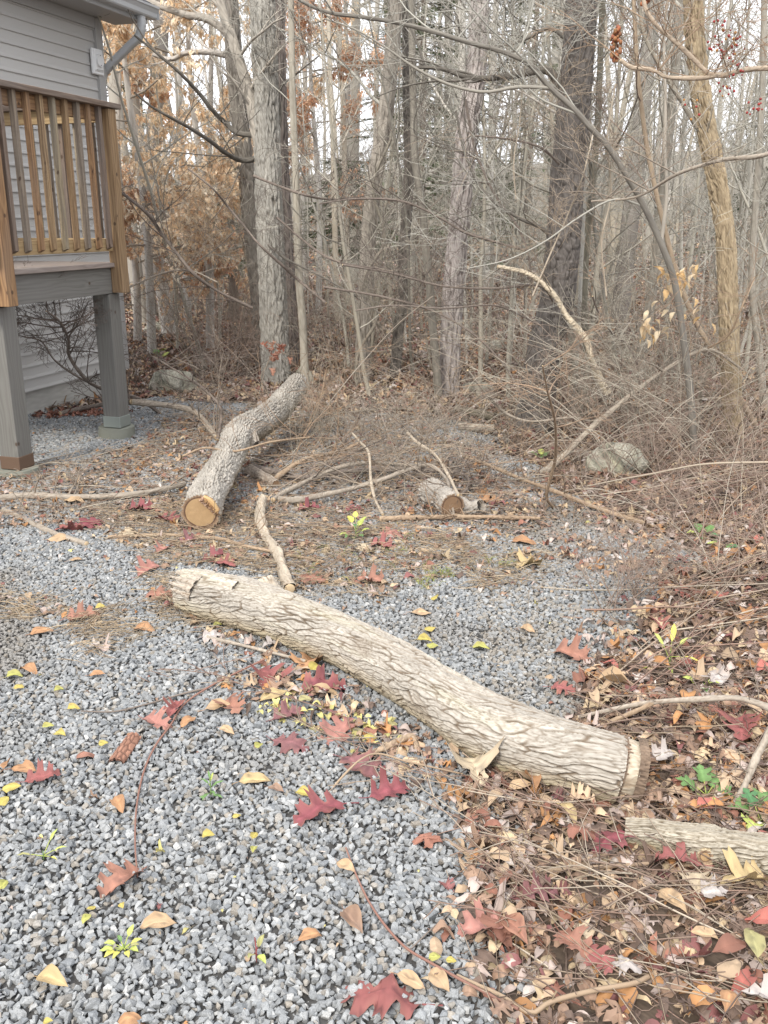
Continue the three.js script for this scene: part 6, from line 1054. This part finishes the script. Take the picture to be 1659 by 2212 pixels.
// yellow leaves
const yel = (u, v, L, deg, c, label, o) => leaf('round', u, v, L * 0.7, deg, c, label, { name: 'yellow_leaf', ...o });
yel(450, 1802, 40, 10, 'yellow', 'yellow leaf on gravel directly below the small green plant');
yel(549, 1803, 34, 80, 'yellow', 'upper of two yellow leaves stacked on gravel at centre left');
yel(549, 1832, 32, 260, 'lime', 'lower greenish yellow leaf of the stacked pair');
yel(183, 1976, 40, 260, 'lime', 'yellow green heart shaped leaf on gravel left of the brown torn leaf');
yel(102, 1946 + 250, 30, 10, 'yellow', 'yellow leaf near the bottom left corner');
yel(8, 1908, 44, 80, 'lime', 'bright lime leaf at the left edge low down');
yel(26, 1704, 56, 20, 'yellow', 'large yellow leaf at the left edge above another');
yel(8, 1732, 46, 70, 'yellow', 'yellow leaf cut off by the left edge');
yel(218, 1312, 36, 10, 'yellow', 'bright yellow leaf beside the brown oak leaf on straw');
yel(196, 1955, 30, 200, 'yellow', 'small yellow leaf below the reddish brown oak leaf at left');
yel(262, 1948, 28, 300, 'yellow', 'yellow leaf tip right under the reddish brown oak leaf');
yel(940, 2064, 40, 10, 'lime', 'lime yellow leaf above the dark stem near the bottom');
yel(975, 2072, 34, 340, 'yellow', 'bright yellow leaf right of the lime one near the bottom');
yel(655, 1715 - 8, 52, 330, 'yellow', 'yellow leaf behind the lone crimson oak leaf', { lift: 0.02 });
yel(682, 1455, 52, 60, 'yellow', 'bright yellow lobed leaf between the orange maple leaf and the deep red leaf', { lift: 0.05 });
yel(512, 1762, 28, 20, 'yellow', 'small yellow leaf on gravel right below the green plant');
yel(930, 1352, 40, 30, 'yellow', 'yellow leaf behind the big log middle, upper of its cluster');
yel(918, 1375, 46, 350, 'yellow', 'yellow leaf behind the big log middle, middle of its cluster');
yel(935, 1388, 40, 20, 'lime', 'lime leaf behind the big log middle, lowest of its cluster');
yel(1040, 1390, 54, 350, 'lime', 'long lime leaf on gravel behind the big log right of the cluster');
yel(940, 1285, 36, 70, 'yellow', 'upright yellow leaf in the straw behind the big log', { tx: -0.7 });
yel(470, 1347, 28, 10, 'lime', 'green yellow leaf tucked under the far half of the big log');
yel(775, 1575, 40, 30, 'olive', 'faded yellow leaf right of the pinkish standing oak leaf');
yel(660, 1515, 44, 10, 'olive', 'faded olive yellow leaf below the deep red leaf');
yel(800, 1590, 44, 350, 'yellow', 'yellow leaf near the decayed stick');
yel(850, 1565, 36, 40, 'olive', 'dull yellow leaf close to the big log underside');
yel(560, 1610, 34, 60, 'lime', 'lime leaf left of the wine red oak leaf');
yel(610, 1535, 36, 200, 'olive', 'olive leaf beside the purplish small oak leaf');
yel(160, 1470 + 60, 40, 10, 'yellow', 'yellow leaf on gravel under the forked twig at left');
yel(105, 1570, 36, 30, 'lime', 'yellow green leaf on gravel at left above the bark flake');
yel(130, 1590, 42, 340, 'yellow', 'yellow leaf close to the yellow green leaf at left');
yel(30, 1455, 50, 10, 'lime', 'lime leaf at the left edge below the straw patch');
yel(40, 1480, 36, 350, 'yellow', 'yellow leaf just below the lime leaf at left edge');
yel(128, 1487, 32, 20, 'lime', 'small lime leaf right of the left edge pair');
yel(225, 1520 + 90, 32, 30, 'yellow', 'small yellow leaf near the rust coloured curled leaf');

// ---------- small living plants ----------
const GR = { green: [0.11, 0.2, 0.065], lime: [0.34, 0.39, 0.1], deep: [0.06, 0.15, 0.06], yellow: [0.48, 0.44, 0.1], dull: [0.27, 0.26, 0.11] };
function plant(name, label, u, v, list, kind, o = {}) { // list: [angle, length px, rise, colour]
  const p = atY(u, v, 0); p.y = ground(p.x, p.z) + 0.005; const t = thing(name, label, 'plant', p), tw = new Twigs(), H = size(o.h ?? 30, p);
  list.forEach(([a, L, up, c], i) => { const s = size(L * (name === 'plantain' || name === 'green_plant' ? 0.62 : 0.85), p), an = a * Math.PI / 180, y = H * (o.whorl ? (i / list.length) : 0.25) + 0.005, st = o.stalk ?? 0.25, q = V(Math.cos(an) * s * st, y + s * st * up, -Math.sin(an) * s * st);
    const g = leafGeo(kind, 600 + i + Math.round(u), { rows: 3, cup: 0.5, fold: 0.35, roll: 0.3, color: GR[c], stem: 0.1, mottle: 0.12, vein: 1.3 }), m = part('leaf', g, leafMat, t); m.scale.setScalar(s); m.quaternion.copy(quat(0, an, Math.atan(up) * 0.8)); m.position.copy(q).add(V(0.5 * s, 0, 0).applyQuaternion(m.quaternion)); tw.tube([V(0, Math.max(0, y - s * 0.1), 0), q], 0.0016, 0.0013, 4, o.stemCol ?? GR.lime); });
  tw.tube([V(0, -0.01, 0), V(0.002, H * 0.5, 0.002), V(0, H, 0)], 0.002, 0.0014, 5, o.stemCol ?? GR.green); part('stem', tw.geo(), twigMat, t); return t;
}
plant('green_seedling', 'small upright green seedling growing in the gravel left of centre', 456, 1728, [[200, 34, 0.1, 'green'], [330, 36, 0.15, 'green'], [250, 38, 0.2, 'green'], [300, 34, 0.2, 'green'], [20, 34, 0.5, 'green'], [150, 30, 0.5, 'green'], [80, 26, 0.9, 'lime'], [110, 24, 1.0, 'green']], 'narrow', { h: 46, whorl: true, stalk: 0.1 });
plant('plantain', 'yellowing plantain rosette in the gravel at lower left', 268, 2052, [[175, 44, 0.3, 'lime'], [200, 52, 0.2, 'lime'], [330, 44, 0.3, 'lime'], [300, 40, 0.25, 'yellow'], [20, 40, 0.4, 'yellow'], [70, 44, 0.9, 'lime'], [250, 40, 0.2, 'yellow'], [130, 30, 0.6, 'green'], [350, 38, 0.5, 'dull'], [220, 46, 0.1, 'yellow']], 'oval', { h: 16, stalk: 0.6 });
plant('sprout', 'dull green two leaved sprout with a red stem in the bottom gravel', 553, 2075, [[250, 34, 0.7, 'dull'], [310, 38, 0.1, 'lime'], [60, 34, 1.2, 'dull']], 'oval', { h: 60, stemCol: [0.28, 0.07, 0.07] });
plant('yellow_seedling', 'weak yellow green weed at the left lower gravel', 95, 1862, [[10, 34, 0.4, 'lime'], [70, 36, 0.8, 'lime'], [190, 36, 0.2, 'dull'], [330, 30, 0.2, 'yellow']], 'narrow', { h: 20, stalk: 0.8 });
plant('green_plant', 'yellow green leafy plant in the straw at the picture middle', 768, 1172, [[180, 34, 0.4, 'lime'], [230, 32, 0.3, 'green'], [300, 32, 0.3, 'green'], [350, 30, 0.5, 'lime'], [60, 32, 0.7, 'lime'], [120, 34, 0.8, 'yellow'], [20, 28, 1, 'lime'], [90, 26, 1.3, 'yellow'], [270, 30, 0.2, 'deep']], 'round', { h: 40, whorl: true, stalk: 0.7 });
plant('green_plant', 'deep green leaf clump on the gravel at right', 1515, 1172, [[100, 42, 0.7, 'green'], [180, 38, 0.4, 'lime'], [330, 40, 0.3, 'deep'], [30, 42, 0.8, 'green'], [260, 34, 0.2, 'green'], [300, 44, 0.05, 'green']], 'round', { h: 14, stalk: 0.5 });
plant('green_plant', 'pair of green round leaves right below the deep green clump', 1560, 1203, [[150, 40, 0.4, 'lime'], [340, 44, 0.3, 'deep'], [20, 32, 0.5, 'green']], 'round', { h: 8, stalk: 0.4 });
plant('ground_ivy', 'bright green lobed leaves in the litter beyond the big log cut end', 1525, 1722, [[40, 60, 0.3, 'green'], [150, 54, 0.4, 'green'], [250, 46, 0.2, 'lime'], [330, 50, 0.3, 'green'], [90, 50, 0.8, 'green']], 'maple', { h: 14, stalk: 0.5 });
plant('ground_ivy', 'green lobed leaves at the right edge above the short log', 1640, 1782, [[60, 64, 0.4, 'green'], [160, 56, 0.3, 'green'], [230, 60, 0.2, 'lime'], [320, 56, 0.2, 'green'], [110, 50, 0.9, 'deep']], 'maple', { h: 14, stalk: 0.5 });
plant('ground_ivy', 'green leaf pair behind the arched branch at right', 1512, 1495, [[30, 34, 0.5, 'green'], [150, 32, 0.6, 'lime'], [270, 30, 0.3, 'green'], [340, 30, 0.4, 'lime']], 'round', { h: 18, whorl: true, stalk: 0.5 });
plant('weed', 'lance leaved yellow green weed in the litter behind the big log at right', 1445, 1440, [[200, 50, 0.2, 'lime'], [260, 46, 0.1, 'lime'], [70, 56, 1.2, 'yellow'], [110, 46, 0.8, 'lime'], [320, 46, 0.2, 'yellow'], [20, 40, 0.7, 'lime']], 'narrow', { h: 40, whorl: true, stalk: 0.6 });
plant('weed', 'low green tuft behind the deck post near the boulder', 345, 772, [[40, 26, 0.8, 'lime'], [140, 26, 0.8, 'green'], [250, 22, 0.5, 'lime'], [320, 24, 0.6, 'lime']], 'round', { h: 20, whorl: true });
plant('weed', 'small green and orange leaves on gravel before the dark tree', 1168, 992, [[30, 26, 0.6, 'green'], [160, 26, 0.5, 'green'], [260, 22, 0.3, 'deep'], [80, 22, 1, 'lime']], 'round', { h: 12 });
// green grass blades and moss tufts in the straw
{
  const r = RNG(55), tw = new Twigs(), P = [poly([[640, 1200], [900, 1160], [930, 1230], [760, 1270], [650, 1260]]), poly([[890, 1240], [980, 1240], [980, 1290], [890, 1280]]), poly([[1060, 1195], [1120, 1200], [1110, 1230], [1050, 1220]])];
  for (const q of P) { const x0 = Math.min(...q.map((a) => a[0])), x1 = Math.max(...q.map((a) => a[0])), z0 = Math.min(...q.map((a) => a[1])), z1 = Math.max(...q.map((a) => a[1])); for (let i = 0; i < 200; i++) { const x = lerp(x0, x1, r()), z = lerp(z0, z1, r()); if (!inside(q, x, z) || N3(x * 6, 2, z * 6) < 0) continue; const b = V(x, ground(x, z) + 0.01, z), a = r() * 6.28, l = 0.02 + 0.035 * r(), g = mix3([0.14, 0.2, 0.05], [0.34, 0.34, 0.1], r()); tw.tube([b, b.clone().add(V(Math.cos(a) * l * 0.4, l * 0.6, Math.sin(a) * l * 0.4)), b.clone().add(V(Math.cos(a) * l, l * 0.7, Math.sin(a) * l))], 0.0016, 0.0006, 3, g); } }
  const m = solo('grass', tw.geo(), twigMat, 'sparse short green grass showing through the straw', 'grass'); m.userData.kind = 'stuff';
}
renderer.render(scene, camera);
